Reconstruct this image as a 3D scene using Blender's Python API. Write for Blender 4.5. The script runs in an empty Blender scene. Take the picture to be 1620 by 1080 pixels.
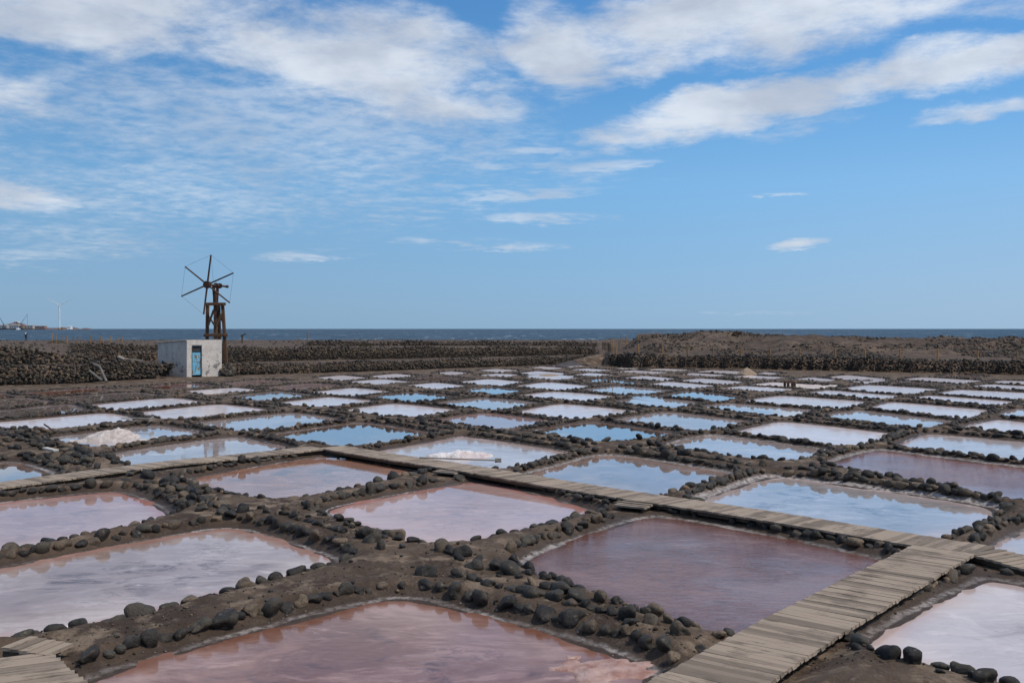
import bpy, bmesh, math, random
import numpy as np
from mathutils import Vector, Matrix

random.seed(7)
RNG = np.random.default_rng(11)
scene = bpy.context.scene
R = math.radians

# ------------------------------------------------------------------ camera
H_EYE, F = 3.2, 1575.0            # eye height (m), focal length in photo pixels
cam_d = bpy.data.cameras.new('camera')
cam = bpy.data.objects.new('camera', cam_d)
scene.collection.objects.link(cam)
cam.location = (0, 0, H_EYE)
cam.rotation_euler = (R(90), 0, 0)
cam_d.lens = 35.0
cam_d.sensor_width = 36.0
cam_d.shift_y = -20.0 / 1620.0
cam_d.clip_start = 0.1
cam_d.clip_end = 90000
scene.camera = cam

# ------------------------------------------------------------------ light
SUN_AZ, SUN_EL = R(112), R(56)     # azimuth clockwise from the view direction
SUN_STRENGTH, SUN_ANGLE = 2.9, R(6)
SKY_STRENGTH = 0.1
scene.view_settings.view_transform = 'Standard'
scene.view_settings.look = 'None'
scene.view_settings.exposure = 0.15
scene.view_settings.gamma = 1.0
scene.view_settings.use_curve_mapping = False
scene.cycles.use_denoising = True
scene.cycles.use_adaptive_sampling = True
scene.cycles.adaptive_threshold = 0.02
scene.cycles.max_bounces = 6
scene.cycles.diffuse_bounces = 2
scene.cycles.glossy_bounces = 3
scene.cycles.caustics_reflective = False
scene.cycles.caustics_refractive = False

sun_d = bpy.data.lights.new('sun', 'SUN')
sun_d.energy = SUN_STRENGTH
sun_d.angle = SUN_ANGLE
sun_d.color = (1.0, 0.93, 0.84)
sun = bpy.data.objects.new('sun', sun_d)
scene.collection.objects.link(sun)
sdir = Vector((math.sin(SUN_AZ) * math.cos(SUN_EL), math.cos(SUN_AZ) * math.cos(SUN_EL), math.sin(SUN_EL)))
sun.rotation_euler = (-sdir).to_track_quat('-Z', 'Y').to_euler()


class NB:
    """small helper to write node graphs"""
    def __init__(self, tree):
        self.t = tree
        tree.nodes.clear()

    def n(self, typ, **kw):
        nd = self.t.nodes.new(typ)
        for k, v in kw.items():
            if k.startswith('i_'):
                nd.inputs[k[2:].replace('_', ' ')].default_value = v
            else:
                setattr(nd, k, v)
        return nd

    def lk(self, a, b):
        self.t.links.new(a, b)

    def put(self, sock, v):
        if hasattr(v, 'node'):
            self.lk(v, sock)
        elif v is not None:
            sock.default_value = v

    def m(self, op, a, b=None, c=None, clamp=False):
        nd = self.t.nodes.new('ShaderNodeMath')
        nd.operation = op
        nd.use_clamp = clamp
        self.put(nd.inputs[0], a)
        self.put(nd.inputs[1], b)
        self.put(nd.inputs[2], c)
        return nd.outputs[0]

    def ramp(self, v, lo, hi, a=0.0, b=1.0, smooth=True):
        nd = self.t.nodes.new('ShaderNodeMapRange')
        nd.interpolation_type = 'SMOOTHSTEP' if smooth else 'LINEAR'
        self.put(nd.inputs['Value'], v)
        nd.inputs['From Min'].default_value = lo
        nd.inputs['From Max'].default_value = hi
        nd.inputs['To Min'].default_value = a
        nd.inputs['To Max'].default_value = b
        return nd.outputs['Result']

    def noise(self, vec, scale, detail=4, rough=0.55, dist=0.0):
        nd = self.t.nodes.new('ShaderNodeTexNoise')
        self.put(nd.inputs['Vector'], vec)
        nd.inputs['Scale'].default_value = scale
        nd.inputs['Detail'].default_value = detail
        nd.inputs['Roughness'].default_value = rough
        nd.inputs['Distortion'].default_value = dist
        return nd.outputs['Fac']

    def mix(self, f, a, b, mode='MIX'):
        nd = self.t.nodes.new('ShaderNodeMix')
        nd.data_type = 'RGBA'
        nd.blend_type = mode
        self.put(nd.inputs[0], f)
        for s, v in ((nd.inputs[6], a), (nd.inputs[7], b)):
            self.put(s, v if hasattr(v, 'node') else (*v, 1.0))
        return nd.outputs[2]

    def xyz(self, x, y, z=0.0):
        nd = self.t.nodes.new('ShaderNodeCombineXYZ')
        for s, v in zip(nd.inputs, (x, y, z)):
            self.put(s, v)
        return nd.outputs[0]

    def sep(self, v):
        nd = self.t.nodes.new('ShaderNodeSeparateXYZ')
        self.lk(v, nd.inputs[0])
        return nd.outputs

    def map(self, vec, scale=(1, 1, 1), rot=(0, 0, 0), loc=(0, 0, 0)):
        nd = self.t.nodes.new('ShaderNodeMapping')
        self.lk(vec, nd.inputs[0])
        nd.inputs['Location'].default_value = loc
        nd.inputs['Rotation'].default_value = rot
        nd.inputs['Scale'].default_value = scale
        return nd.outputs[0]

    def bump(self, h, strength, dist, normal=None):
        nd = self.t.nodes.new('ShaderNodeBump')
        self.lk(h, nd.inputs['Height'])
        nd.inputs['Strength'].default_value = strength
        nd.inputs['Distance'].default_value = dist
        if normal is not None:
            self.lk(normal, nd.inputs['Normal'])
        return nd.outputs[0]


# ------------------------------------------------------------------ world: sky with clouds
def build_world():
    w = bpy.data.worlds.new('World')
    scene.world = w
    w.use_nodes = True
    b = NB(w.node_tree)
    out = b.n('ShaderNodeOutputWorld')
    bg = b.n('ShaderNodeBackground')
    bg.inputs['Strength'].default_value = SKY_STRENGTH
    b.lk(bg.outputs[0], out.inputs[0])
    sky = b.n('ShaderNodeTexSky', sky_type='NISHITA', sun_disc=False)
    sky.sun_elevation = SUN_EL
    sky.sun_rotation = SUN_AZ
    sky.air_density = 1.0
    sky.dust_density = 0.6
    sky.ozone_density = 2.2
    tc = b.n('ShaderNodeTexCoord')
    x, y, z = b.sep(tc.outputs['Generated'])
    az = b.m('ARCTAN2', x, y)
    hyp = b.m('SQRT', b.m('ADD', b.m('MULTIPLY', x, x), b.m('MULTIPLY', y, y)))
    v = b.m('DIVIDE', z, b.m('MAXIMUM', hyp, 0.05))
    # cloud-deck coordinates: clouds flatten towards the horizon
    zz = b.m('ADD', b.m('MAXIMUM', z, 0.0), 0.09)
    deck = b.xyz(b.m('DIVIDE', x, zz), b.m('DIVIDE', y, zz), 0.0)
    flat = b.xyz(az, b.m('MULTIPLY', v, 2.0), 0.0)
    n_big = b.noise(flat, 7.0, 7, 0.58, 0.3)
    n_fine = b.noise(deck, 2.9, 8, 0.68, 0.25)
    n_fine2 = b.noise(b.map(deck, (1, 1, 1), (0, 0, 0.7), (3, 9, 0)), 11.0, 5, 0.6, 0.2)
    fibre = b.noise(b.xyz(b.m('MULTIPLY', az, 9.0), b.m('MULTIPLY', v, 95.0), 0.0), 1.0, 5, 0.65, 0.5)
    wa = b.m('ADD', az, b.m('MULTIPLY', b.m('SUBTRACT', n_big, 0.5), 0.07))
    wv = b.m('ADD', v, b.m('MULTIPLY', b.m('SUBTRACT', b.noise(b.map(flat, loc=(5, 2, 1)), 9.0, 6, 0.6), 0.5), 0.055))
    va = b.m('ADD', az, b.m('MULTIPLY', b.m('SUBTRACT', n_big, 0.5), 0.10))
    vv = b.m('ADD', v, b.m('MULTIPLY', b.m('SUBTRACT', n_fine2, 0.5), 0.010))

    def ell(px, py, rx, ry, rot, gain, wa=wa, wv=wv):
        cx = math.atan((px - 810) / F)
        cy = (520 - py) / F * math.cos(cx)
        rx, ry = rx / F, ry / F
        c, s = math.cos(R(rot)), math.sin(R(rot))
        dx, dy = b.m('SUBTRACT', wa, cx), b.m('SUBTRACT', wv, cy)
        p = b.m('ADD', b.m('MULTIPLY', dx, c / rx), b.m('MULTIPLY', dy, s / rx))
        q = b.m('ADD', b.m('MULTIPLY', dx, -s / ry), b.m('MULTIPLY', dy, c / ry))
        r2 = b.m('ADD', b.m('MULTIPLY', p, p), b.m('MULTIPLY', q, q))
        return b.m('MULTIPLY', b.m('SUBTRACT', 1.0, r2, clamp=True), gain)

    def union(lst):
        o = lst[0]
        for e in lst[1:]:
            o = b.m('MAXIMUM', o, e)
        return o
    bright = union([
        ell(590, 95, 300, 120, -10, 0.95), ell(700, 150, 170, 80, -12, 0.75), ell(420, 60, 190, 70, 5, 0.75),
        ell(70, 5, 330, 90, 3, 1.05), ell(250, 150, 200, 60, -8, 0.45), ell(20, 160, 110, 90, 0, 0.55),
        ell(5, 305, 130, 42, -8, 0.80), ell(1150, 35, 420, 95, 5, 1.0), ell(880, 80, 130, 95, -25, 0.9), ell(1350, 10, 300, 60, 3, 0.8),
        ell(1110, 186, 250, 50, 10, 1.0), ell(1330, 132, 250, 50, 11, 1.0), ell(1520, 108, 190, 44, 4, 0.95), ell(1560, 172, 130, 26, 8, 0.65),
        ell(1258, 387, 58, 12, 6, 0.8, wa, vv), ell(1560, 10, 130, 34, 0, 0.5)])
    # whatever lies above and beside the picture: broken cloud of the same kind
    above = b.m('MULTIPLY', b.ramp(v, 0.33, 0.42), b.ramp(b.noise(deck, 0.9, 4, 0.55), 0.42, 0.62, 0.0, 0.95))
    beside = b.m('MULTIPLY', b.ramp(b.m('ABSOLUTE', az), 0.55, 0.75),
                 b.m('MULTIPLY', b.ramp(v, 0.03, 0.2), b.ramp(b.noise(flat, 2.5, 4, 0.55), 0.45, 0.65, 0.0, 0.9)))
    bright = union([bright, above, beside])
    d1 = b.m('ADD', b.m('MULTIPLY', bright, 0.95),
             b.m('ADD', b.m('MULTIPLY', b.m('SUBTRACT', n_big, 0.5), 0.75), b.m('ADD', b.m('MULTIPLY', b.m('SUBTRACT', n_fine, 0.5), 1.6), b.m('MULTIPLY', b.m('SUBTRACT', n_fine2, 0.5), 0.45))))
    dens1 = b.m('MULTIPLY', b.ramp(d1, 0.10, 0.92), b.ramp(bright, 0.0, 0.35))
    # thin rippled veil
    wisp = lambda *a: b.m('MULTIPLY', ell(*a, wa=va, wv=vv), b.ramp(fibre, 0.36, 0.62, 0.25, 1.25))
    veil = union([ell(420, 190, 600, 120, -3, 0.75), wisp(850, 240, 110, 9, 1, 1.0), wisp(860, 345, 130, 14, 0, 1.05), wisp(750, 386, 170, 14, -2, 0.85),
                  wisp(830, 308, 170, 16, 2, 0.9), wisp(960, 263, 130, 11, 2, 0.95), wisp(1235, 308, 60, 4, 0, 0.8),
                  ell(150, 385, 210, 34, 0, 0.50), ell(330, 290, 480, 110, 0, 0.55), wisp(1150, 343, 50, 3, 0, 0.6),
                  ell(1270, 205, 120, 26, 8, 0.5), wisp(500, 404, 110, 13, 2, 0.9), wisp(60, 410, 90, 22, 0, 0.6), wisp(640, 330, 260, 40, 0, 0.55),
                  wisp(960, 490, 60, 6, 0, 0.4), wisp(1180, 495, 160, 5, 0, 0.35), wisp(760, 270, 420, 60, 1, 0.5)])
    rip = b.m('ADD', b.m('MULTIPLY', b.m('SUBTRACT', n_fine2, 0.5), 1.5), b.m('MULTIPLY', b.m('SUBTRACT', n_fine, 0.5), 1.0))
    dens2 = b.m('MULTIPLY', b.ramp(b.m('ADD', b.m('MULTIPLY', veil, 0.9), rip), 0.02, 1.05), b.ramp(veil, 0.0, 0.5, 0.0, 0.52))
    dens = b.m('MAXIMUM', b.m('MULTIPLY', dens1, 0.90), dens2)
    # cloud colour: a little greyer where thick and low
    shade = b.ramp(b.noise(b.map(flat, loc=(0.02, -0.03, 0)), 8.0, 6, 0.55), 0.3, 0.7)
    ccol = b.mix(shade, (4.5, 5.0, 5.9), (7.0, 7.5, 8.2))
    # the clear sky: physical sky pulled towards the photograph's maritime blue, paler near the sea and towards the sun
    cr = b.n('ShaderNodeValToRGB')
    b.lk(b.ramp(v, 0.0, 1.0, smooth=False), cr.inputs[0])
    e = cr.color_ramp.elements
    e[0].position, e[0].color = 0.0, (0.225, 0.395, 0.590, 1)
    e[1].position, e[1].color = 1.0, (0.045, 0.150, 0.380, 1)
    for pos, c in ((0.05, (0.205, 0.400, 0.640)), (0.14, (0.170, 0.405, 0.705)), (0.24, (0.098, 0.305, 0.625)), (0.36, (0.065, 0.230, 0.540))):
        e.new(pos).color = (*c, 1)
    side = b.m('ADD', 0.86, b.m('MULTIPLY', b.ramp(az, -0.5, 0.55), 0.26))
    gain = b.n('ShaderNodeVectorMath', operation='SCALE')
    b.lk(cr.outputs[0], gain.inputs[0])
    b.lk(b.m('MULTIPLY', side, 1.0 / SKY_STRENGTH), gain.inputs['Scale'])
    pale = b.mix(b.m('MULTIPLY', b.ramp(az, 0.0, 0.6), b.ramp(v, 0.0, 0.25, 0.30, 0.0)), gain.outputs[0], (4.0, 4.9, 6.0))
    clear = b.mix(0.12, pale, sky.outputs[0])
    col = b.mix(dens, clear, ccol)
    b.lk(col, bg.inputs['Color'])
    w.cycles.sampling_method = 'MANUAL'
    w.cycles.sample_map_resolution = 512


build_world()

# ------------------------------------------------------------------ numeric helpers
def gpt(px, py, z=0.0):
    """photo pixel -> point on the horizontal plane z"""
    Y = F * (H_EYE - z) / (py - 520.0)
    return ((px - 810.0) / F * Y, Y)


def _hash(ix, iy, seed):
    h = (ix.astype(np.int64) * 374761393 + iy.astype(np.int64) * 668265263 + seed * 974634777) & 0xFFFFFFFF
    h = ((h ^ (h >> 13)) * 1274126177) & 0xFFFFFFFF
    h = h ^ (h >> 16)
    return (h & 0xFFFF) / 65535.0


def vnoise(x, y, seed=0):
    ix, iy = np.floor(x), np.floor(y)
    fx, fy = x - ix, y - iy
    fx, fy = fx * fx * (3 - 2 * fx), fy * fy * (3 - 2 * fy)
    a, b_ = _hash(ix, iy, seed), _hash(ix + 1, iy, seed)
    c, d = _hash(ix, iy + 1, seed), _hash(ix + 1, iy + 1, seed)
    return (a + (b_ - a) * fx) * (1 - fy) + (c + (d - c) * fx) * fy - 0.5


def fbm(x, y, f, octs=3, seed=0):
    s, a = 0.0, 1.0
    for k in range(octs):
        s = s + a * vnoise(x * f, y * f, seed + k * 17)
        a *= 0.5
        f *= 2.03
    return s


def sstep(a, b, x):
    t = np.clip((x - a) / (b - a), 0, 1)
    return t * t * (3 - 2 * t)


def crest_scale(r):
    return np.interp(r, [18, 32, 60], [1.0, 0.75, 0.42])


# ------------------------------------------------------------------ the salt pans, as corner points L, T, R, B
PANS = [
 # corners (left, far, right, near), kind, label
 ((110,1085),(640,945),(1042,1066),(520,1330),'pink','large dusky pink brine pan at the very bottom, left of the near boardwalk'),
 ((-108,920),(355,836),(540,895),(15,1018),'lav','big pale lavender pan with dark veins at the lower left edge'),
 ((-160,812),(185,778),(270,813),(-90,880),'lavpink','pink lavender pan at left edge, just below the left boardwalk'),
 ((-120,750),(15,732),(84,748),(-20,775),'blue','small blue pan cut by left edge, directly behind the left boardwalk'),
 ((1372,1026),(1580,917),(2196,1024),(2148,1210),'nearwhite','white milky pan in the bottom right corner, right of the near boardwalk'),
 ((1570,868),(1650,833),(1900,880),(1720,930),'whiteblue','pale blue pan cut by the right edge, beyond the boardwalk junction ramp'),
 ((824,886),(1040,818),(1405,886),(1180,990),'purple','large purple brown rippled pan in the angle between the two boardwalks'),
 ((510,803),(760,761),(934,806),(700,852),'lavpink','lavender pink pan in front of the long boardwalk, near picture centre'),
 ((298,755),(520,721),(668,745),(440,785),'peach','reddish pink pan under the boardwalk corner, with dark algae patch'),
 ((586,713),(725,690),(904,714),(770,739),'greywhite','grey white pan holding a salt heap and a long rake'),
 ((828,749),(960,720),(1155,748),(1010,782),'mottled','mottled blue pan with brown streaks behind the middle of the long boardwalk'),
 ((1108,793),(1220,755),(1575,799),(1455,848),'bluewhite','large pale blue pan with red and white rim behind the boardwalk, lower right'),
 ((1314,734),(1390,712),(1730,748),(1640,790),'redpink','rose red pan reaching the right edge, second largest behind the boardwalk'),
 ((172,716),(370,691),(462,708),(250,738),'halfblue','long blue white pan directly behind the left boardwalk'),
 ((424,688),(570,669),(694,687),(555,703),'blue','clear blue pan directly behind the boardwalk corner'),
 ((834,681),(945,667),(1076,684),(960,697),'blue','deep blue pan right of centre, behind the mottled pan'),
 ((1050,706),(1125,688),(1306,709),(1235,725),'halfblue','half white half blue pan left of the rose red pan'),
 ((1400,703),(1470,687),(1690,704),(1640,731),'greywhite','streaky grey white pan behind the rose red pan at right'),
 ((82,690),(245,673),(325,683),(150,704),'halfblue','blue pan at left holding the large pinkish salt heap'),
 ((-60,671),(160,654),(228,663),(55,678),'white','long white pan at left edge just behind the salt heap pan'),
 ((220,651),(345,640),(428,648),(270,661),'white','white streaked pan below the hut, second row behind the salt heap'),
 ((308,668),(460,653),(540,663),(400,680),'halfblue','white pan with blue far corner, behind the left boardwalk pan'),
 ((540,648),(628,638),(728,647),(640,658),'white','plain white pan behind the clear blue pan, left of centre'),
 ((678,665),(770,654),(870,665),(795,676),'pinkmir','rosy pan at picture centre, behind the grey white heap pan'),
 ((808,650),(888,639),(1014,650),(910,661),'white','white pan with thin dark streak right of centre'),
 ((964,664),(1055,652),(1190,666),(1100,679),'halfgrey','grey pink pan with a blue near edge right of the deep blue pan'),
 ((1152,681),(1240,667),(1420,685),(1345,703),'white','broad white pan with pale pink edge, behind the half blue one at right'),
 ((1512,675),(1580,663),(1730,675),(1670,690),'white','pale pan at right edge behind a row of big black boulders'),
 ((1282,657),(1365,649),(1516,664),(1450,674),'halfblue','blue white pan with pink corner, right side middle distance'),
 ((1106,643),(1150,638),(1294,648),(1245,658),'halfblue','slim blue white pan behind a dark boulder ridge, right of centre'),
 ((1168,634),(1240,626),(1376,635),(1330,645),'white','wide pale pan in front of the small wooden bench'),
 ((1360,645),(1410,636),(1572,648),(1515,660),'white','white pan with pink right corner edged by evenly spaced black stones'),
 ((1568,656),(1615,647),(1730,656),(1670,666),'halfblue','blue tinged pan cut by the right edge, above the boulder row'),
 ((1440,629.5),(1475,626),(1616,635),(1570,640),'white','slim pinkish white pan at right, fourth strip down from the dark wall'),
 ((1484,623),(1520,616.5),(1690,624),(1640,632),'white','pale strip pan reaching the right edge, third below the dark wall'),
 ((1322,615.5),(1375,609),(1486,615),(1430,622),'white','bright white pan right of the wooden bench pan'),
 ((1275,621.5),(1315,617),(1428,625),(1385,630),'white','thin pale pan just in front of the bright white one, right side'),
 ((1427,600.5),(1460,597),(1555,602),(1520,605.5),'white','bright thin white pan close under the dark wall at right'),
 ((1538,611.5),(1565,608),(1690,613),(1640,617),'white','thin white pan at right edge below a stone strip'),
 ((1566,605.5),(1590,602),(1690,606),(1650,609.5),'white','white sliver of a pan at right edge nearest the dark wall'),
 ((1598,639.5),(1635,635),(1730,641),(1690,646),'white','tiny pale corner of a pan at the right edge, mid height'),
 ((1398,606.5),(1430,603.5),(1518,608),(1490,610.5),'mud','muddy grey sliver pan right of the wooden bench, behind the bright white pan'),
 ((1303,597.5),(1340,593.5),(1400,599),(1370,601.5),'white','pale far pan behind the wooden bench and to its right'),
 ((1254,600),(1285,597),(1334,600),(1310,602.5),'white','thin far pan directly behind the wooden bench'),
 ((1343,604),(1365,601.5),(1396,603.5),(1375,606),'white','tiny far pan right of the thin one behind the bench'),
 ((1186,609),(1225,604.5),(1330,611),(1290,614),'crust','salt crusted pan in which the wooden bench stands'),
 ((1137,614.5),(1180,610.5),(1266,615),(1220,618.5),'white','white pan just in front of and left of the wooden bench'),
 ((1032,627.5),(1095,618.5),(1176,627),(1130,633.5),'blue','bright blue far pan right of centre with brown far shore'),
 ((965,634),(1050,628),(1122,634),(1060,644),'halfblue','blue to white pan in front of the bright blue far one'),
 ((915,617.5),(975,610.5),(1064,617),(1015,624),'halfblue','pale pan with a blue right half, right of centre, far'),
 ((1025,608.5),(1060,604),(1134,610),(1095,613.5),'white','lilac white far pan below and left of the tan salt cone'),
 ((917,602.5),(950,598.5),(1034,603),(1005,606.5),'blue','light blue far pan with small stakes mirrored in it'),
 ((980,598.5),(1020,594.5),(1072,599),(1045,601.5),'white','far white strip pan below the gap beside the mound'),
 ((1072,602.5),(1110,598.5),(1184,604),(1140,607.5),'white','far white pan straight below the tan salt cone'),
 ((812,610.5),(868,604.5),(934,610),(885,616.5),'white','plain white far pan at centre, below the terrace end'),
 ((819,625.5),(880,619.5),(972,626),(920,633.5),'white','plain white pan at centre, next nearer than the one below the terrace end'),
 ((719,604.5),(775,599.5),(830,604),(790,609.5),'white','white diamond far pan left of centre, under the terrace'),
 ((719,616.5),(775,612.5),(834,617),(785,622.5),'blue','small vivid blue far pan just left of centre'),
 ((679,637.5),(765,629.5),(856,637),(790,647.5),'halfblue','blue pan left of centre behind the rosy pan'),
 ((577,628.5),(650,620.5),(729,628),(655,634.5),'blue','sky blue pan with brown far shore, left of centre, far'),
 ((642,609.5),(690,605.5),(739,610),(690,614.5),'white','white far pan behind the sky blue one with brown shore'),
 ((436,636.5),(530,627.5),(599,634),(505,642.5),'white','white pan in the left middle, right of the hut'),
 ((487,620.5),(560,613.5),(617,619),(550,625.5),'white','white pan behind the left middle one, toward the terrace'),
 ((547,603.5),(605,599.5),(652,604),(595,607.5),'white','pinkish white far pan in second row below the terrace wall'),
 ((582,595),(625,591.5),(662,594.5),(610,597.5),'white','thin far white pan directly below a row of upright tan stones'),
 ((498,597.5),(540,594),(584,597),(545,601.5),'white','thin far white pan left of the upright tan stones'),
 ((645,599.5),(690,595.5),(739,598.5),(700,602.5),'redmud','brownish red sliver pan left of centre near the terrace'),
 ((687,590.5),(715,587.5),(745,590),(715,592.5),'white','tiny white sliver pan under the middle of the terrace wall'),
 ((756,586.5),(785,583.5),(823,586),(790,588.5),'white','bright sliver pan highest up, left of centre'),
 ((750,593.5),(790,591),(836,593.5),(795,595),'white','hairline pale pan behind the white diamond far one'),
 ((818,590.5),(850,587),(894,590),(870,594.5),'white','far pan with a tan salt spill on its near bank'),
 ((831,597.5),(865,594.5),(921,597.5),(885,599.5),'white','hairline white pan in front of the tan salt spill'),
 ((834,581.5),(860,579.5),(898,582),(870,584),'white','farthest bright sliver pan at the foot of the sandy ramp'),
 ((900,585),(930,583),(973,585.5),(940,587),'white','hairline far pan below the wooden gate'),
 ((910,592.5),(935,590),(976,593),(945,594.5),'white','hairline far pan two strips below the wooden gate'),
 ((973,582.5),(992,580),(1017,583),(995,584.5),'white','lilac hairline far pan at the left foot of the mound'),
 ((1010,585.5),(1045,582.5),(1098,585),(1060,587.5),'white','long hairline pan along the foot of the dark wall below the mound'),
 ((973,588),(1005,585.5),(1068,589),(1030,591),'white','second hairline pan from the foot of the mound'),
 ((1098,588.5),(1130,585.5),(1204,589),(1160,591.5),'white','pale strip pan behind the tan salt cone'),
 ((1188,591.5),(1210,588.5),(1238,591),(1215,593),'white','small pale pan to the right of the tan salt cone'),
 ((1076,592.5),(1100,590),(1158,593),(1125,595),'white','hairline pan left of the tan salt cone'),
 ((1156,596),(1185,593.5),(1252,597),(1215,599),'white','thin pan just in front of the tan salt cone'),
 ((870,579),(895,577),(928,578.5),(900,580.5),'white','highest and farthest hairline pan beside the sandy ramp'),
 ((1486,594.5),(1515,592),(1563,595.5),(1535,597.5),'mud','grey hairline pan closest to the dark wall at far right'),
 ((30,621.5),(150,614),(181,616.5),(75,625),'red','rusty red pan under the left stone wall'),
 ((-60,628.5),(0,622.5),(25,626),(-20,630.5),'red','rusty red tip of a pan at the left edge'),
 ((-70,638),(35,629.5),(84,636),(0,644),'mud','brown mirrored pan at left edge with white rim, below the red tip'),
 ((82,628.5),(210,621),(257,626),(130,634.5),'mud','brown mirrored pan with pale pink rim below the rusty red one'),
 ((-60,655),(105,640),(152,648),(10,661),'mud','grey brown mirrored pan at left, largest of the muddy ones'),
 ((130,640.5),(270,629.5),(326,636),(190,647.5),'white','bright white pan below and left of the hut'),
 ((222,611.5),(300,606.5),(349,610),(270,614.5),'red','dull red strip pan straight below the hut door'),
 ((292,618),(370,613.5),(409,617.5),(330,622.5),'white','white pan below the hut and to its right'),
 ((338,607.5),(410,601),(451,603),(380,609.5),'pinkmir','pale pink strip pan right of the hut'),
 ((417,612.5),(490,606.5),(549,610),(455,616.5),'pinkmir','pinkish white pan with brown far half right of the hut'),
 ((355,627.5),(440,619.5),(504,625),(415,632.5),'mud','brown mirrored pan with white near edge right of the hut'),
]

def make_outline(cs):
    pts = []
    for k, (px, py) in enumerate(cs):
        y = py - 520.0
        r = 5040.0 / y
        c = 0.20 * float(crest_scale(r))
        ext = H_EYE / (H_EYE - 0.80 * c)
        fac = (1.0 + (ext - 1) * 0.35, 1.0, 1.0 + (ext - 1) * 0.35, ext)[k] if cs[3][1] < 1000 else (1, 1, 1, 1.0)[k]
        pts.append(np.array(gpt(px, 520 + y * fac)))
    pts = np.array(pts)
    c = pts.mean(0)
    pts = c + (pts - c) * 1.08
    # cut corners, then smooth
    out = []
    for k in range(4):
        p, a, n = pts[k], pts[k - 1], pts[(k + 1) % 4]
        out += [p + (a - p) * 0.15, p + (a - p) * 0.035 + (n - p) * 0.035, p + (n - p) * 0.15]
    out = np.array(out)
    for _ in range(2):
        nxt = np.roll(out, -1, 0)
        out = np.stack([out * 0.75 + nxt * 0.25, out * 0.25 + nxt * 0.75], 1).reshape(-1, 2)
    # slight waviness of a hand-made bank
    e = 0.13
    out = out + 0.05 * np.stack([fbm(out[:, 0], out[:, 1], 2.1, 2, 13), fbm(out[:, 0], out[:, 1], 2.1, 2, 19)], 1)
    out = out + e * np.stack([fbm(out[:, 0], out[:, 1], 0.7, 2, 3), fbm(out[:, 0], out[:, 1], 0.7, 2, 9)], 1)
    return out


OUT = [make_outline(p[:4]) for p in PANS]


def seg_sdf(P, poly):
    """signed distance of points P (n,2) to polygon, negative inside"""
    d2 = np.full(len(P), 1e18)
    inside = np.zeros(len(P), bool)
    a = poly
    b_ = np.roll(poly, -1, 0)
    for (ax, ay), (bx, by) in zip(a, b_):
        ex, ey = bx - ax, by - ay
        wx, wy = P[:, 0] - ax, P[:, 1] - ay
        t = np.clip((wx * ex + wy * ey) / (ex * ex + ey * ey + 1e-12), 0, 1)
        dx, dy = wx - ex * t, wy - ey * t
        d2 = np.minimum(d2, dx * dx + dy * dy)
        c = ((ay <= P[:, 1]) != (by <= P[:, 1]))
        if ey != 0:
            c &= (P[:, 0] < ax + (P[:, 1] - ay) * ex / ey)
        inside ^= c
    d = np.sqrt(d2)
    return np.where(inside, -d, d)


def separate():
    """keep a bank between neighbouring pans: pull facing outlines apart"""
    for it in range(7):
        box = [(o.min(0), o.max(0)) for o in OUT]
        new = [o.copy() for o in OUT]
        for i, o in enumerate(OUT):
            c = o.mean(0)
            for j, q in enumerate(OUT):
                if i == j or np.any(box[i][0] > box[j][1] + 1) or np.any(box[j][0] > box[i][1] + 1):
                    continue
                gap = float(np.interp(np.hypot(*c), [12, 30, 60], [0.80, 0.76, 0.66]))
                d = seg_sdf(o, q)
                m = d < gap
                if m.any():
                    e = 0.02
                    g = np.stack([seg_sdf(o + [e, 0], q) - d, seg_sdf(o + [0, e], q) - d], 1)
                    g /= np.maximum(1e-6, np.hypot(g[:, 0], g[:, 1]))[:, None]
                    push = np.clip((gap - d) * 0.5, 0, 0.4)
                    new[i] = np.where(m[:, None], new[i] + g * push[:, None], new[i])
        for i in range(len(OUT)):
            o = new[i]
            OUT[i] = o * 0.6 + 0.2 * (np.roll(o, 1, 0) + np.roll(o, -1, 0))


separate()


def sdf_all(X, Y, far=2.0, skip=None):
    P = np.stack([X.ravel(), Y.ravel()], 1)
    d = np.full(len(P), far)
    for i, o in enumerate(OUT):
        if i == skip:
            continue
        lo, hi = o.min(0) - far, o.max(0) + far
        m = (P[:, 0] > lo[0]) & (P[:, 0] < hi[0]) & (P[:, 1] > lo[1]) & (P[:, 1] < hi[1])
        if m.any():
            idx = np.nonzero(m)[0]
            d[idx] = np.minimum(d[idx], seg_sdf(P[idx], o))
    return d.reshape(X.shape)


# ------------------------------------------------------------------ terrace walls: photo columns, base line, top line
class Wall:
    def __init__(s, xs, base_y, top_y, base_z, after=None, back=0.0):
        s.xs = np.array(xs, float)
        s.x0, s.x1 = s.xs[0], s.xs[-1]
        if after is None:
            bz = np.full(len(xs), base_z)
            s.D = F * (H_EYE - bz) / (np.array(base_y, float) - 520)
        else:
            s.D = after.depth(s.xs) + np.array(back, float)
            bz = after.top(s.xs) - 0.03 if base_z is None else np.full(len(xs), base_z)
        s.zb = bz
        s.zt = H_EYE - (np.array(top_y, float) - 520) / F * s.D

    def depth(s, x):
        return np.interp(x, s.xs, s.D)

    def top(s, x):
        return np.interp(x, s.xs, s.zt)

    def bot(s, x):
        return np.interp(x, s.xs, s.zb)


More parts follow.
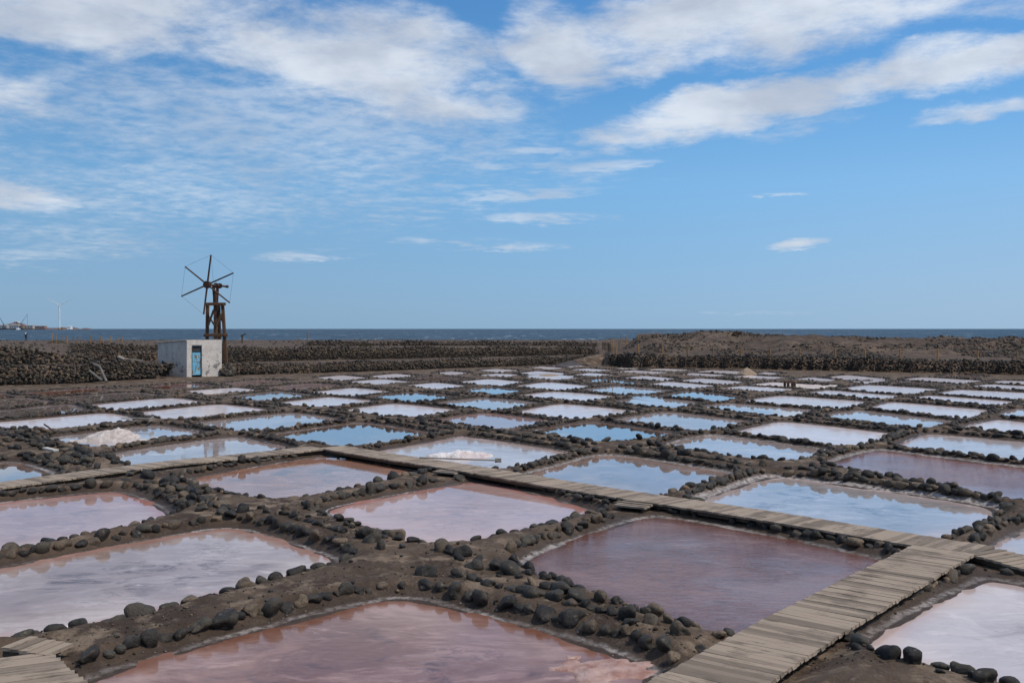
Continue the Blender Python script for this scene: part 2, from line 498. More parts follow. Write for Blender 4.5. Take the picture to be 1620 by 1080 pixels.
W1a = Wall([-500, 0, 60, 130, 165, 250], [616, 606.5, 605, 603, 600, 596], [580, 578, 577.5, 576, 574.5, 574], 0.18)
W1b = Wall([-500, 0, 60, 100, 130, 152], None, [545, 547, 552, 559, 563, 571], None, W1a, 2.2)
Wb = Wall([104, 160, 250], None, [556.5, 556.5, 556], 1.15, W1a, 6.0)
Wc = Wall([112, 160, 250, 352], None, [545.5, 545.5, 545.5, 547], None, Wb, [5.5, 5.5, 5.5, 5])
W2a = Wall([346, 400, 550, 680, 820, 900, 950], [592, 590, 586, 581.5, 577, 573.5, 571], [579, 577, 573.5, 570.5, 567, 564, 562], 0.18)
W2b = Wall([352, 400, 550, 680, 820, 900, 945], None, [552, 550.5, 550.3, 550, 549.6, 550, 551], None, W2a, [5, 8, 9, 9, 9, 8, 5])
W2c = Wall([486, 550, 680, 820, 945], None, [541, 541, 541, 541, 542], None, W2b, [14, 14, 14, 14, 12])
W3 = Wall([962, 1000, 1200, 1300, 1450, 1620, 2100], [577, 578.5, 581.5, 584, 587, 590.5, 601], [561, 561.5, 564, 566, 569, 573, 580], 0.18)
LEFT = [W1a, W1b, Wb, Wc, W2a, W2b, W2c]
CREST_X = [960, 985, 1000, 1012, 1040, 1062, 1085, 1110, 1160, 1200, 1260, 1330, 1400, 1500, 1620, 2100]
CREST_Y = [560, 553, 543, 533, 529.5, 531, 530.5, 526.5, 528, 530.5, 533, 535.5, 537.5, 537, 539, 541]


def cols(X, Y):
    ang = np.clip(np.arctan2(X, Y), R(-34), R(34))
    r = np.hypot(X, Y)
    return 810 + F * np.tan(ang), r * np.cos(ang)


def upland(X, Y, apron):
    xp, D = cols(X, Y)
    # left: terraces
    zl = apron.copy()
    last_d = np.where(xp > 900, 95.0, 66.0)
    last_z = np.full(X.shape, 0.2)
    for w in LEFT:
        act = (xp >= w.x0 - 1) & (xp <= w.x1 + 1)
        dw = w.depth(xp)
        m = act & (D > dw + 0.48)
        zl = np.where(m, w.top(xp) - 0.05, zl)
        last_d = np.where(act, dw, last_d)
        last_z = np.where(act, w.top(xp), last_z)
    hutgap = (xp > 250) & (xp < 346) & (D > 66.5)
    zl = np.where(hutgap, np.minimum(np.interp(D, [66.5, 69], [0.2, 1.2]), 1.2), zl)
    hutgap2 = (xp > 250) & (xp < 352) & (D > Wc.depth(xp) + 0.48)
    zl = np.where(hutgap2, Wc.top(xp) - 0.05, zl)
    t = np.clip((D - last_d - 1.5) / (205 - last_d), 0, 1)
    zl = np.where(t > 0, (last_z - 0.05) * (1 - t) + 0.9 * t, zl)
    # right: one wall, a shelf with posts, and the gravel berm
    dw = W3.depth(xp)
    zt = W3.top(xp)
    dc = dw + 17.0
    cz = H_EYE - (np.interp(xp, CREST_X, CREST_Y) - 520) / F * dc
    rise = sstep(0, 1, np.clip((D - dw - 2.6) / 14.4, 0, 1)) * 0.45 + 0.55 * np.clip((D - dw - 2.6) / 14.4, 0, 1)
    fall = sstep(0, 1, np.clip((D - dc) / 40, 0, 1))
    zr = np.where(D > dw + 0.48, zt - 0.03 + (cz - zt) * rise, apron)
    zr = np.where(D > dc, cz + (1.0 - cz) * fall, zr)
    rough = fbm(X, Y, 0.45, 4, 31)
    zr = zr + np.where(D > dw + 3, rough * 0.55 * np.clip((D - dw - 3) / 6, 0, 1), 0)
    # between them a sandy ramp up to the gate
    k = sstep(944, 968, xp)
    dfront = W2a.depth(xp)
    rz = np.interp(xp, [880, 955], [0.12, 0.95]) * sstep(-4.5, -1.0, D - dfront)
    zl = np.where((xp > 880) & (xp < 970) & (D > dfront - 4.5) & (D < dfront + 0.2), np.maximum(apron, rz), zl)
    zl = np.where((xp > 946) & (xp < 970) & (D >= dfront + 0.2), np.interp(D - dfront, [0, 8, 16, 110], [0.95, 1.1, 1.35, 0.9]), zl)
    z = np.where(xp < 956, zl, np.where(xp < 968, zl * (1 - k) + zr * k, zr))
    r = np.hypot(X, Y)
    z = z + np.where(D > 70, fbm(X, Y, 0.30, 3, 5) * 0.12 * np.clip((D - 100) / 30, 0.15, 1), 0)
    edge = 206 + 10 * fbm(X, Y, 0.02, 2, 8)
    z = np.where(r > edge, z - (r - edge) * 0.12, z)
    return z


ZD = 0.165                       # deck level of the boardwalks
WALK_PX = [[(1041, 1130), (1128, 1080), (1180, 1045.5), (1272, 988.5), (1372, 934), (1495, 870.5)],
           [(1556, 871.2), (1000, 784), (525, 707.3)],
           [(505, 708.2), (270, 733.2), (0, 767.5), (-160, 790)],
           [(30, 1034), (85, 1085)],
           [(722, 741), (700, 749)], [(1014, 792.5), (989, 804)], [(1556, 872.5), (1668, 903)]]
WALK_XY = [[gpt(px, py, ZD) for px, py in w] for w in WALK_PX]


def walk_dist_np(X, Y):
    d = np.full(X.shape, 9.0)
    for w in WALK_XY:
        for (ax, ay), (bx, by) in zip(w, w[1:]):
            ex, ey = bx - ax, by - ay
            t = np.clip(((X - ax) * ex + (Y - ay) * ey) / (ex * ex + ey * ey), 0, 1)
            d = np.minimum(d, np.hypot(X - ax - t * ex, Y - ay - t * ey))
    return d


def walk_dist(x, y):
    return float(walk_dist_np(np.array([x]), np.array([y]))[0])


def height(X, Y):
    X = np.asarray(X, float)
    Y = np.asarray(Y, float)
    d = sdf_all(X, Y)
    r = np.hypot(X, Y)
    s = crest_scale(r)
    n1 = fbm(X, Y, 1.3, 3, 1)
    n2 = fbm(X, Y, 7.0, 2, 2)
    zin = np.maximum(-0.12, 0.30 * d)
    zout = (sstep(0.10, 0.45, d) * 0.135 + 0.10 * np.clip(d, 0, 0.35)) * s
    k = np.clip(np.abs(d) / 0.35, 0.25, 1)
    z = np.where(d < 0, zin, zout) + (n1 * 0.045 + n2 * 0.024) * s * k + 0.022 * fbm(X, Y, 2.6, 3, 44) * s
    wd = walk_dist_np(X, Y)
    z = np.where(wd < 1.0, np.minimum(z, 0.055 + 0.35 * np.clip(wd - 0.42, 0, 1) + 0.01 * n2), z)
    z = upland(X, Y, z)
    return z, d


def gz(x, y):
    return float(height(np.array([x]), np.array([y]))[0][0])


def hit(px, py, near=20, far=230):
    """where the sight line through a photo pixel meets the ground"""
    Y = np.linspace(near, far, 1600)
    X = (px - 810) / F * Y
    zz = H_EYE - (py - 520) / F * Y
    h, _ = height(X, Y)
    k = np.nonzero(h >= zz)[0]
    i = k[0] if len(k) else len(Y) - 1
    return X[i], Y[i], float(h[i])


# ------------------------------------------------------------------ object helpers
COL = scene.collection


def mesh_from(verts, faces, name='mesh', smooth=False):
    me = bpy.data.meshes.new(name)
    me.from_pydata([tuple(v) for v in verts], [], [tuple(f) for f in faces])
    if smooth:
        me.polygons.foreach_set('use_smooth', [True] * len(me.polygons))
    me.update()
    return me


def mesh_np(V, Fc, name='mesh', smooth=True, attrs=None):
    """fast mesh from numpy arrays, Fc (n,k)"""
    V = np.asarray(V, np.float32)
    Fc = np.asarray(Fc, np.int32)
    k = Fc.shape[1]
    me = bpy.data.meshes.new(name)
    me.vertices.add(len(V))
    me.vertices.foreach_set('co', V.ravel())
    me.loops.add(Fc.size)
    me.loops.foreach_set('vertex_index', Fc.ravel())
    me.polygons.add(len(Fc))
    me.polygons.foreach_set('loop_start', np.arange(0, Fc.size, k, dtype=np.int32))
    me.polygons.foreach_set('use_smooth', np.full(len(Fc), smooth))
    for nm, val in (attrs or {}).items():
        a = me.attributes.new(nm, 'FLOAT', 'POINT')
        a.data.foreach_set('value', np.asarray(val, np.float32))
    me.update(calc_edges=True)
    me.validate()
    return me


def obj(name, me, mat=None, parent=None, loc=(0, 0, 0), rot=(0, 0, 0), scale=(1, 1, 1)):
    o = bpy.data.objects.new(name, me)
    COL.objects.link(o)
    if mat is not None and me is not None and not me.materials:
        me.materials.append(mat)
    o.location, o.rotation_euler, o.scale = loc, rot, scale
    if parent is not None:
        o.parent = parent
    return o


def tag(o, label=None, cat=None, group=None, kind=None):
    for k, v in (('label', label), ('category', cat), ('group', group), ('kind', kind)):
        if v:
            o[k] = v
    return o


def thing(name, label, cat, loc=(0, 0, 0), rotz=0.0, group=None):
    o = obj(name, None, None, None, loc, (0, 0, rotz))
    o.empty_display_size = 0.2
    return tag(o, label, cat, group)


class MB:
    """collects boxes, bars and prisms into one mesh"""
    def __init__(s):
        s.v, s.f = [], []

    def add(s, vs, fs):
        k = len(s.v)
        s.v += [tuple(v) for v in vs]
        s.f += [tuple(i + k for i in f) for f in fs]
        return s

    def box(s, c, d, rot=None):
        x, y, z = d[0] / 2, d[1] / 2, d[2] / 2
        vs = [Vector((a, b_, e)) for a in (-x, x) for b_ in (-y, y) for e in (-z, z)]
        if rot is not None:
            vs = [rot @ v for v in vs]
        c = Vector(c)
        return s.add([v + c for v in vs], [(0, 1, 3, 2), (4, 6, 7, 5), (0, 4, 5, 1), (2, 3, 7, 6), (0, 2, 6, 4), (1, 5, 7, 3)])

    def bar(s, a, b_, w, h=None, n=None, taper=1.0):
        """bar between two points; n>4 gives a round one"""
        a, b_ = Vector(a), Vector(b_)
        h = h or w
        d = (b_ - a).normalized()
        up = Vector((0, 0, 1)) if abs(d.z) < 0.9 else Vector((0, 1, 0))
        u = d.cross(up).normalized()
        v = u.cross(d)
        n = n or 4
        off = math.pi / 4 if n == 4 else 0
        q = math.sqrt(2) if n == 4 else 1
        vs = []
        for p, t in ((a, 1.0), (b_, taper)):
            for k in range(n):
                an = off + 2 * math.pi * k / n
                vs.append(p + (u * math.cos(an) * w / 2 + v * math.sin(an) * h / 2) * q * t)
        fs = [(k, (k + 1) % n, n + (k + 1) % n, n + k) for k in range(n)]
        fs += [tuple(range(n - 1, -1, -1)), tuple(range(n, 2 * n))]
        return s.add(vs, fs)

    def build(s, name, mat, parent=None, smooth=False, bevel=0.0, **kw):
        me = mesh_from(s.v, s.f, name, smooth)
        bm = bmesh.new()
        bm.from_mesh(me)
        bmesh.ops.recalc_face_normals(bm, faces=bm.faces)
        if bevel:
            bmesh.ops.bevel(bm, geom=bm.edges[:], offset=bevel, segments=1, affect='EDGES')
        bm.to_mesh(me)
        bm.free()
        return obj(name, me, mat, parent, **kw)


# ------------------------------------------------------------------ materials
MATS = {}


def material(name):
    m = bpy.data.materials.new(name)
    m.use_nodes = True
    b = NB(m.node_tree)
    out = b.n('ShaderNodeOutputMaterial')
    p = b.n('ShaderNodeBsdfPrincipled')
    b.lk(p.outputs[0], out.inputs[0])
    MATS[name] = m
    return m, b, p


def mat_ground():
    m, b, p = material('mud')
    geo = b.n('ShaderNodeNewGeometry').outputs['Position']
    dw = b.n('ShaderNodeAttribute', attribute_name='dw').outputs['Fac']
    up = b.n('ShaderNodeAttribute', attribute_name='upland').outputs['Fac']
    n1 = b.noise(geo, 0.9, 6, 0.6)
    n2 = b.noise(geo, 9.0, 6, 0.65)
    n3 = b.noise(geo, 55.0, 4, 0.7)
    mud = b.mix(b.ramp(n1, 0.35, 0.68), (0.050, 0.031, 0.020), (0.122, 0.083, 0.055))
    mud = b.mix(b.ramp(n2, 0.52, 0.72, 0, 0.7), mud, (0.17, 0.130, 0.097))
    mud = b.mix(b.ramp(n3, 0.50, 0.75, 0, 0.55), mud, (0.045, 0.035, 0.03))
    # dried tan salt stains on the tops of the banks
    tan = b.m('MULTIPLY', b.ramp(b.noise(geo, 1.9, 7, 0.68), 0.50, 0.64), b.ramp(dw, 0.25, 0.5))
    mud = b.mix(b.m('MULTIPLY', tan, 0.75), mud, (0.27, 0.20, 0.14))
    # soaked mud beside the brine
    wet = b.ramp(b.m('ADD', dw, b.m('MULTIPLY', b.m('SUBTRACT', n2, 0.5), 0.25)), 0.10, 0.42, 1.0, 0.0)
    mud = b.mix(b.m('MULTIPLY', wet, 0.62), mud, (0.045, 0.030, 0.022))
    # white salt left along the waterline
    dj = b.m('ADD', dw, b.m('MULTIPLY', b.m('SUBTRACT', b.noise(geo, 5.0, 5, 0.6), 0.5), 0.13))
    rim = b.n('ShaderNodeAttribute', attribute_name='rim').outputs['Fac']
    dk = b.m('DIVIDE', dj, b.m('ADD', 1.0, b.m('MULTIPLY', rim, 2.2)))
    band = b.m('MULTIPLY', b.ramp(dk, 0.008, 0.03), b.ramp(dk, 0.05, 0.085, 1.0, 0.0))
    band = b.m('MULTIPLY', band, b.m('MULTIPLY', b.m('MAXIMUM', b.ramp(b.noise(geo, 0.55, 3, 0.6), 0.40, 0.62, 0.10, 0.9), rim), b.ramp(b.noise(geo, 11.0, 4, 0.7), 0.36, 0.60, 0.15, 1.0)))
    mud = b.mix(band, mud, (0.44, 0.39, 0.365))
    # sandy gravel of the upland
    g = b.mix(b.ramp(b.noise(geo, 0.25, 5, 0.6), 0.35, 0.65), (0.070, 0.047, 0.033), (0.135, 0.095, 0.067))
    g = b.mix(b.ramp(b.noise(geo, 2.6, 5, 0.7), 0.50, 0.64, 0, 0.85), g, (0.035, 0.028, 0.022))
    g = b.mix(b.ramp(b.noise(geo, 0.55, 5, 0.7), 0.50, 0.62, 0, 0.7), g, (0.040, 0.030, 0.022))
    g = b.mix(b.ramp(b.noise(geo, 6.0, 3, 0.7), 0.62, 0.72, 0, 0.5), g, (0.26, 0.21, 0.16))
    col = b.mix(up, mud, g)
    b.lk(col, p.inputs['Base Color'])
    b.lk(b.m('SUBTRACT', 0.92, b.m('MULTIPLY', wet, 0.42)), p.inputs['Roughness'])
    p.inputs['Specular IOR Level'].default_value = 0.3
    hgt = b.m('ADD', b.m('MULTIPLY', n2, 0.6), b.m('ADD', b.m('MULTIPLY', n3, 0.22), b.m('MULTIPLY', band, 0.1)))
    b.lk(b.bump(hgt, 1.0, 0.09), p.inputs['Normal'])
    return m


def mat_stone(name, use_attr, shift=0.0, span=1.0):
    m, b, p = material(name)
    geo = b.n('ShaderNodeNewGeometry').outputs['Position']
    if use_attr:
        rnd = b.n('ShaderNodeAttribute', attribute_name='rnd').outputs['Fac']
    else:
        rnd = b.n('ShaderNodeObjectInfo').outputs['Random']
    rnd = b.m('ADD', b.m('MULTIPLY', rnd, span), shift)
    cr = b.n('ShaderNodeValToRGB')
    b.lk(rnd, cr.inputs[0])
    e = cr.color_ramp.elements
    e[0].position, e[0].color = 0.0, (0.010, 0.008, 0.007, 1)
    e[1].position, e[1].color = 1.0, (0.24, 0.165, 0.10, 1)
    for pos, c in ((0.35, (0.021, 0.017, 0.013)), (0.58, (0.040, 0.033, 0.024)), (0.75, (0.074, 0.063, 0.046)),
                   (0.85, (0.105, 0.072, 0.045)), (0.94, (0.155, 0.112, 0.072))):
        e.new(pos).color = (*c, 1)
    n1 = b.noise(geo, 5.5, 3, 0.6)
    n2 = b.noise(geo, 42.0, 4, 0.7)
    col = b.mix(b.ramp(n1, 0.45, 0.75, 0, 0.5), cr.outputs[0], (0.115, 0.092, 0.068))
    col = b.mix(b.ramp(n2, 0.35, 0.62, 0.7, 0.0), col, (0.014, 0.013, 0.012))
    # dusting of dried mud and salt
    n3 = b.noise(geo, 14.0, 4, 0.65)
    col = b.mix(b.ramp(n3, 0.58, 0.74, 0, 0.5), col, (0.24, 0.195, 0.15))
    _, _, z = b.sep(geo)
    foot = b.m('MULTIPLY', b.ramp(z, 0.02, 0.08, 1.0, 0.0), b.ramp(n3, 0.50, 0.62, 0, 0.7))
    col = b.mix(foot, col, (0.48, 0.44, 0.41))
    b.lk(col, p.inputs['Base Color'])
    b.lk(b.ramp(n2, 0.3, 0.7, 0.50, 0.85), p.inputs['Roughness'])
    p.inputs['Specular IOR Level'].default_value = 0.35
    b.lk(b.bump(b.m('ADD', n2, n3), 0.8, 0.016), p.inputs['Normal'])
    return m


def mat_wood(name, light, dark, stain, obj_rnd=True, scale=1.0):
    m, b, p = material(name)
    tc = b.n('ShaderNodeTexCoord').outputs['Object']
    rnd = b.n('ShaderNodeObjectInfo').outputs['Random']
    sh = b.n('ShaderNodeVectorMath', operation='ADD')
    b.lk(tc, sh.inputs[0])
    b.lk(b.xyz(b.m('MULTIPLY', rnd, 37.0), b.m('MULTIPLY', rnd, 91.0), 0.0), sh.inputs[1])
    v = sh.outputs[0]
    grain = b.noise(b.map(v, (1.2 * scale, 34 * scale, 34 * scale)), 2.0, 6, 0.65, 0.4)
    geo = b.n('ShaderNodeNewGeometry').outputs['Position']
    blot = b.m('ADD', b.m('MULTIPLY', b.noise(geo, 2.2 * scale, 5, 0.65), 0.6), b.m('MULTIPLY', b.noise(v, 2.6 * scale, 3, 0.6), 0.4))
    base = b.mix(b.ramp(rnd, 0.0, 0.50, 0.25, 1.0), tuple(0.75 * q for q in dark), light)
    col = b.mix(b.ramp(grain, 0.40, 0.78, 0, 0.5), base, light)
    col = b.mix(b.ramp(grain, 0.30, 0.46, 0.55, 0.0), col, dark)
    col = b.mix(b.ramp(blot, 0.49, 0.60, 0, 0.8), col, stain)
    b.lk(col, p.inputs['Base Color'])
    p.inputs['Roughness'].default_value = 0.85
    p.inputs['Specular IOR Level'].default_value = 0.25
    b.lk(b.bump(grain, 0.5, 0.006), p.inputs['Normal'])
    return m


def mat_plain(name, col, rough=0.8, col2=None, scale=4.0, spec=0.3, metal=0.0, bump=0.0):
    m, b, p = material(name)
    tc = b.n('ShaderNodeTexCoord').outputs['Object']
    if col2 is None:
        col2 = tuple(c * 0.7 for c in col)
    n = b.noise(tc, scale, 6, 0.65)
    b.lk(b.mix(b.ramp(n, 0.35, 0.68), col, col2), p.inputs['Base Color'])
    p.inputs['Roughness'].default_value = rough
    p.inputs['Specular IOR Level'].default_value = spec
    p.inputs['Metallic'].default_value = metal
    if bump:
        b.lk(b.bump(b.noise(tc, scale * 5, 4, 0.6), 0.6, bump), p.inputs['Normal'])
    return m


def mat_brine(name, col, col2, dark, rim, rough, spec, ripple, patch=0.5, rimw=0.5, milky=0.0, coat=0.0):
    """brine pan: colour of the salt bed seen through the film of water, and the water's gloss"""
    m, b, p = material('brine_' + name)
    geo = b.n('ShaderNodeNewGeometry').outputs['Position']
    rnd = b.n('ShaderNodeObjectInfo').outputs['Random']
    off = b.n('ShaderNodeVectorMath', operation='ADD')
    b.lk(geo, off.inputs[0])
    b.lk(b.xyz(b.m('MULTIPLY', rnd, 61.0), b.m('MULTIPLY', rnd, 23.0), 0.0), off.inputs[1])
    v = off.outputs[0]
    edge = b.n('ShaderNodeAttribute', attribute_name='edge').outputs['Fac']     # metres in from the bank
    big = b.noise(v, 0.33, 5, 0.6, 0.6)
    mid = b.noise(b.map(v, (1, 1, 1), (0, 0, 0.5)), 1.1, 6, 0.62, 1.0)
    vein = b.noise(b.map(v, (0.8, 2.2, 1)), 1.3, 8, 0.7, 1.6)
    c = b.mix(b.ramp(b.m('ADD', big, b.m('MULTIPLY', b.m('SUBTRACT', vein, 0.5), 0.5)), 0.36, 0.64), col, col2)
    inner = b.ramp(edge, 0.3, 1.1)
    pat = b.m('MULTIPLY', b.m('MULTIPLY', b.ramp(mid, 0.46, 0.64), b.ramp(vein, 0.40, 0.60)), inner)
    c = b.mix(b.m('MULTIPLY', pat, patch), c, dark)
    crack = b.m('MULTIPLY', b.ramp(b.m('ABSOLUTE', b.m('SUBTRACT', vein, 0.5)), 0.0, 0.03, 1.0, 0.0),
                b.m('MULTIPLY', b.ramp(big, 0.46, 0.56), inner))
    c = b.mix(b.m('MULTIPLY', crack, patch * 0.8), c, dark)
    # salt skin: pale fluffs
    fl = b.m('MULTIPLY', b.ramp(b.noise(b.map(v, (0.7, 1.3, 1), (0, 0, 0.3)), 1.5, 8, 0.68, 0.8), 0.54, 0.70), b.ramp(big, 0.42, 0.62, 1.0, 0.0))
    c = b.mix(b.m('MULTIPLY', fl, 0.6), c, tuple(min(0.8, q * 1.35 + 0.05) for q in col2))
    film = b.m('MULTIPLY', b.ramp(b.noise(b.map(v, (0.75, 1.1, 1), (0, 0, -0.25)), 1.0, 9, 0.66, 1.0), 0.49, 0.64), b.ramp(b.noise(v, 0.23, 3, 0.5), 0.42, 0.58))
    c = b.mix(b.m('MULTIPLY', film, 0.32), c, tuple(min(0.8, q * 1.15 + 0.07) for q in col2))
    ej = b.m('ADD', edge, b.m('MULTIPLY', b.m('SUBTRACT', mid, 0.5), 0.45))
    c = b.mix(b.ramp(ej, 0.0, rimw, 0.6, 0.0), c, rim)
    b.lk(c, p.inputs['Base Color'])
    p.inputs['IOR'].default_value = 1.34
    p.inputs['Coat Weight'].default_value = coat
    p.inputs['Coat IOR'].default_value = 1.38
    p.inputs['Coat Roughness'].default_value = 0.01
    b.lk(b.m('MULTIPLY', spec, b.m('SUBTRACT', 1.0, b.m('MULTIPLY', film, 0.6))), p.inputs['Specular IOR Level'])
    rr = b.ramp(b.m('ADD', mid, b.m('MULTIPLY', fl, 0.4)), 0.45, 0.85, rough, rough + 0.03 + milky)
    b.lk(rr, p.inputs['Roughness'])
    if ripple > 0:
        w1 = b.noise(b.map(v, (2.2, 4.5, 1), (0, 0, 0.25)), 2.6, 4, 0.65, 0.3)
        cover = b.ramp(b.noise(v, 0.4, 3, 0.5), 0.35, 0.6, 0.25, 1.0)
        b.lk(b.bump(b.m('MULTIPLY', w1, cover), ripple, 0.03), p.inputs['Normal'])
    return m


mat_ground()
STONE = mat_stone('basalt', False)
STONE_A = mat_stone('basalt_mass', True)
STONE_L = mat_stone('cobble_pale', True, 0.10, 0.86)
STONE_LO = mat_stone('cobble_pale_single', False, 0.12, 0.85)
STONE_D = mat_stone('basalt_black', True, 0.0, 0.62)
DECK = mat_wood('deck_wood', (0.310, 0.245, 0.186), (0.130, 0.101, 0.078), (0.120, 0.094, 0.073))
BEAM = mat_wood('beam_wood', (0.13, 0.095, 0.065), (0.05, 0.038, 0.028), (0.09, 0.075, 0.06))
MILLW = mat_wood('mill_wood', (0.105, 0.060, 0.035), (0.040, 0.024, 0.016), (0.07, 0.05, 0.036))
POSTW = mat_wood('post_wood', (0.36, 0.20, 0.085), (0.22, 0.115, 0.045), (0.25, 0.17, 0.10))
GREYW = mat_wood('grey_wood', (0.26, 0.24, 0.21), (0.12, 0.11, 0.10), (0.2, 0.18, 0.16))
RUST = mat_plain('rusty_iron', (0.085, 0.042, 0.025), 0.8, (0.035, 0.022, 0.017), 9, bump=0.01)
WIRE = mat_plain('wire', (0.10, 0.09, 0.08), 0.5)
SALT = mat_plain('salt', (0.62, 0.555, 0.515), 0.75, (0.42, 0.345, 0.305), 6.0, bump=0.10)
SALTW = mat_plain('salt_white', (0.70, 0.665, 0.65), 0.75, (0.50, 0.41, 0.39), 2.5, bump=0.08)
SALTP = mat_plain('salt_pink', (0.42, 0.29, 0.25), 0.5, (0.28, 0.14, 0.105), 5, bump=0.02)
SALTTAN = mat_plain('salt_tan', (0.31, 0.235, 0.165), 0.9, (0.22, 0.16, 0.115), 4, bump=0.04)

#            colour               second             dark                rim               rough spec ripple patch rimw milky
BR = {
 'pink':     ((.185,.095,.070), (.335,.210,.180), (.070,.042,.038), (.150,.055,.030), .015, .55, .06, .90, .30, .03),
 'lav':      ((.275,.200,.170), (.420,.345,.325), (.110,.062,.048), (.330,.150,.105), .015, .55, .04, 1.0, .30, .04),
 'lavpink':  ((.335,.205,.175), (.450,.315,.290), (.150,.105,.105), (.360,.120,.090), .012, .55, .02, .65, .30, .03),
 'peach':    ((.285,.148,.102), (.370,.235,.195), (.085,.068,.066), (.260,.100,.050), .015, .55, .04, 1.0, .40, .03),
 'purple':   ((.120,.055,.046), (.190,.105,.095), (.066,.040,.040), (.085,.026,.014), .015, .66, .70, .60, .40, .03),
 'white':    ((.570,.500,.495), (.640,.575,.575), (.380,.315,.300), (.500,.350,.305), .14, .20, .03, .45, .30, .10),
 'nearwhite':((.430,.375,.370), (.500,.445,.445), (.270,.225,.215), (.420,.290,.245), .05, .42, .03, .80, .35, .08),
 'greywhite':((.390,.340,.330), (.510,.465,.460), (.250,.212,.200), (.450,.270,.220), .08, .36, .03, .65, .40, .10),
 'whiteblue':((.360,.325,.320), (.430,.395,.395), (.230,.200,.190), (.420,.310,.280), .03, .55, .03, .50, .40, .05),
 'bluewhite':((.300,.270,.262), (.420,.390,.390), (.105,.092,.092), (.500,.370,.330), .02, .60, .02, .95, .50, .06),
 'blue':     ((.130,.098,.085), (.180,.138,.120), (.100,.075,.062), (.420,.250,.190), .008, 1.0, .02, .30, .40, .02),
 'halfblue': ((.300,.255,.245), (.500,.440,.430), (.180,.140,.125), (.430,.290,.240), .012, .62, .02, .40, .40, .05),
 'halfgrey': ((.330,.275,.260), (.430,.360,.345), (.170,.130,.112), (.350,.235,.195), .02, .62, .02, .70, .35, .05),
 'mottled':  ((.220,.175,.160), (.340,.265,.245), (.140,.072,.046), (.380,.225,.165), .010, .75, .02, 1.0, .40, .05),
 'redpink':  ((.170,.072,.056), (.240,.125,.108), (.120,.044,.030), (.130,.030,.014), .015, .60, .50, .60, .45, .03),
 'pinkmir':  ((.300,.200,.190), (.370,.260,.250), (.210,.130,.118), (.400,.220,.180), .015, .60, .02, .45, .40, .03),
 'crust':    ((.480,.410,.390), (.600,.530,.510), (.300,.210,.170), (.500,.350,.290), .35, .15, .00, .70, .60, .20),
 'mud':      ((.140,.110,.098), (.210,.170,.155), (.095,.074,.062), (.460,.340,.310), .008, .95, .00, .40, .30, .00),
 'red':      ((.170,.062,.038), (.220,.092,.064), (.110,.042,.026), (.380,.150,.105), .008, .75, .00, .40, .30, .00),
 'redmud':   ((.180,.115,.098), (.250,.168,.150), (.120,.076,.064), (.360,.165,.128), .012, .75, .02, .40, .40, .02),
}
BRINE = {k: mat_brine(k, *v, coat={'blue': 0.65, 'halfblue': 0.2, 'whiteblue': 0.3, 'bluewhite': 0.25, 'mottled': 0.3}.get(k, 0.0)) for k, v in BR.items()}

# ------------------------------------------------------------------ sea, ground
RIMS = {0: 0.35, 1: 0.25, 2: 0.25, 3: 0.5, 4: 0.4, 5: 0.3, 6: 0.45, 10: 0.7, 11: 1.0, 12: 0.75, 14: 0.4, 16: 0.6}   # how much salt has dried along the bank


def build_ground():
    rows = [0.6, 1.5, 3.0, 4.5, 5.6]
    r = 6.3
    while r < 104:
        rows.append(r)
        r += min(r * r / 2650.0, 0.022 + 0.0041 * r)
    while r < 245:
        rows.append(r)
        r += 0.5 + 0.012 * (r - 104)
    rows = np.array(rows)
    ang = np.arange(R(-33), R(33), 0.00165)
    side = np.concatenate([np.arange(R(33.5), R(60), R(1)), np.arange(R(60), R(180), R(5))])
    ang = np.concatenate([-side[::-1], ang, side])
    A, Rr = np.meshgrid(ang, rows)
    X, Y = Rr * np.sin(A), Rr * np.cos(A)
    Z, d = height(X, Y)
    nr, nc = X.shape
    idx = np.arange(nr * nc).reshape(nr, nc)
    i2 = np.concatenate([idx, idx[:, :1]], 1)
    Fc = np.stack([i2[:-1, :-1], i2[:-1, 1:], i2[1:, 1:], i2[1:, :-1]], -1).reshape(-1, 4)[:, ::-1]
    xp, D = cols(X, Y)
    lim = np.where(xp < 956, np.where(xp < 260, W1a.depth(xp), W2a.depth(xp)), W3.depth(xp)) - 0.3
    up = np.clip((D - lim) / 0.5, 0, 1)
    rim = np.zeros(X.size)
    P = np.stack([X.ravel(), Y.ravel()], 1)
    for i, amt in RIMS.items():
        lo, hi = OUT[i].min(0) - 0.8, OUT[i].max(0) + 0.8
        idx = np.nonzero((P[:, 0] > lo[0]) & (P[:, 0] < hi[0]) & (P[:, 1] > lo[1]) & (P[:, 1] < hi[1]))[0]
        if len(idx):
            rim[idx] = np.where(np.abs(seg_sdf(P[idx], OUT[i]) - d.ravel()[idx]) < 1e-4, amt, rim[idx])
    me = mesh_np(np.stack([X, Y, Z], -1).reshape(-1, 3), Fc, 'ground', True, {'dw': d.ravel(), 'upland': up.ravel(), 'rim': rim})
    o = obj('ground', me, MATS['mud'])
    return tag(o, 'brown mud banks and paths between the pans, rising to a gravel shore', kind='structure')


GROUND = build_ground()


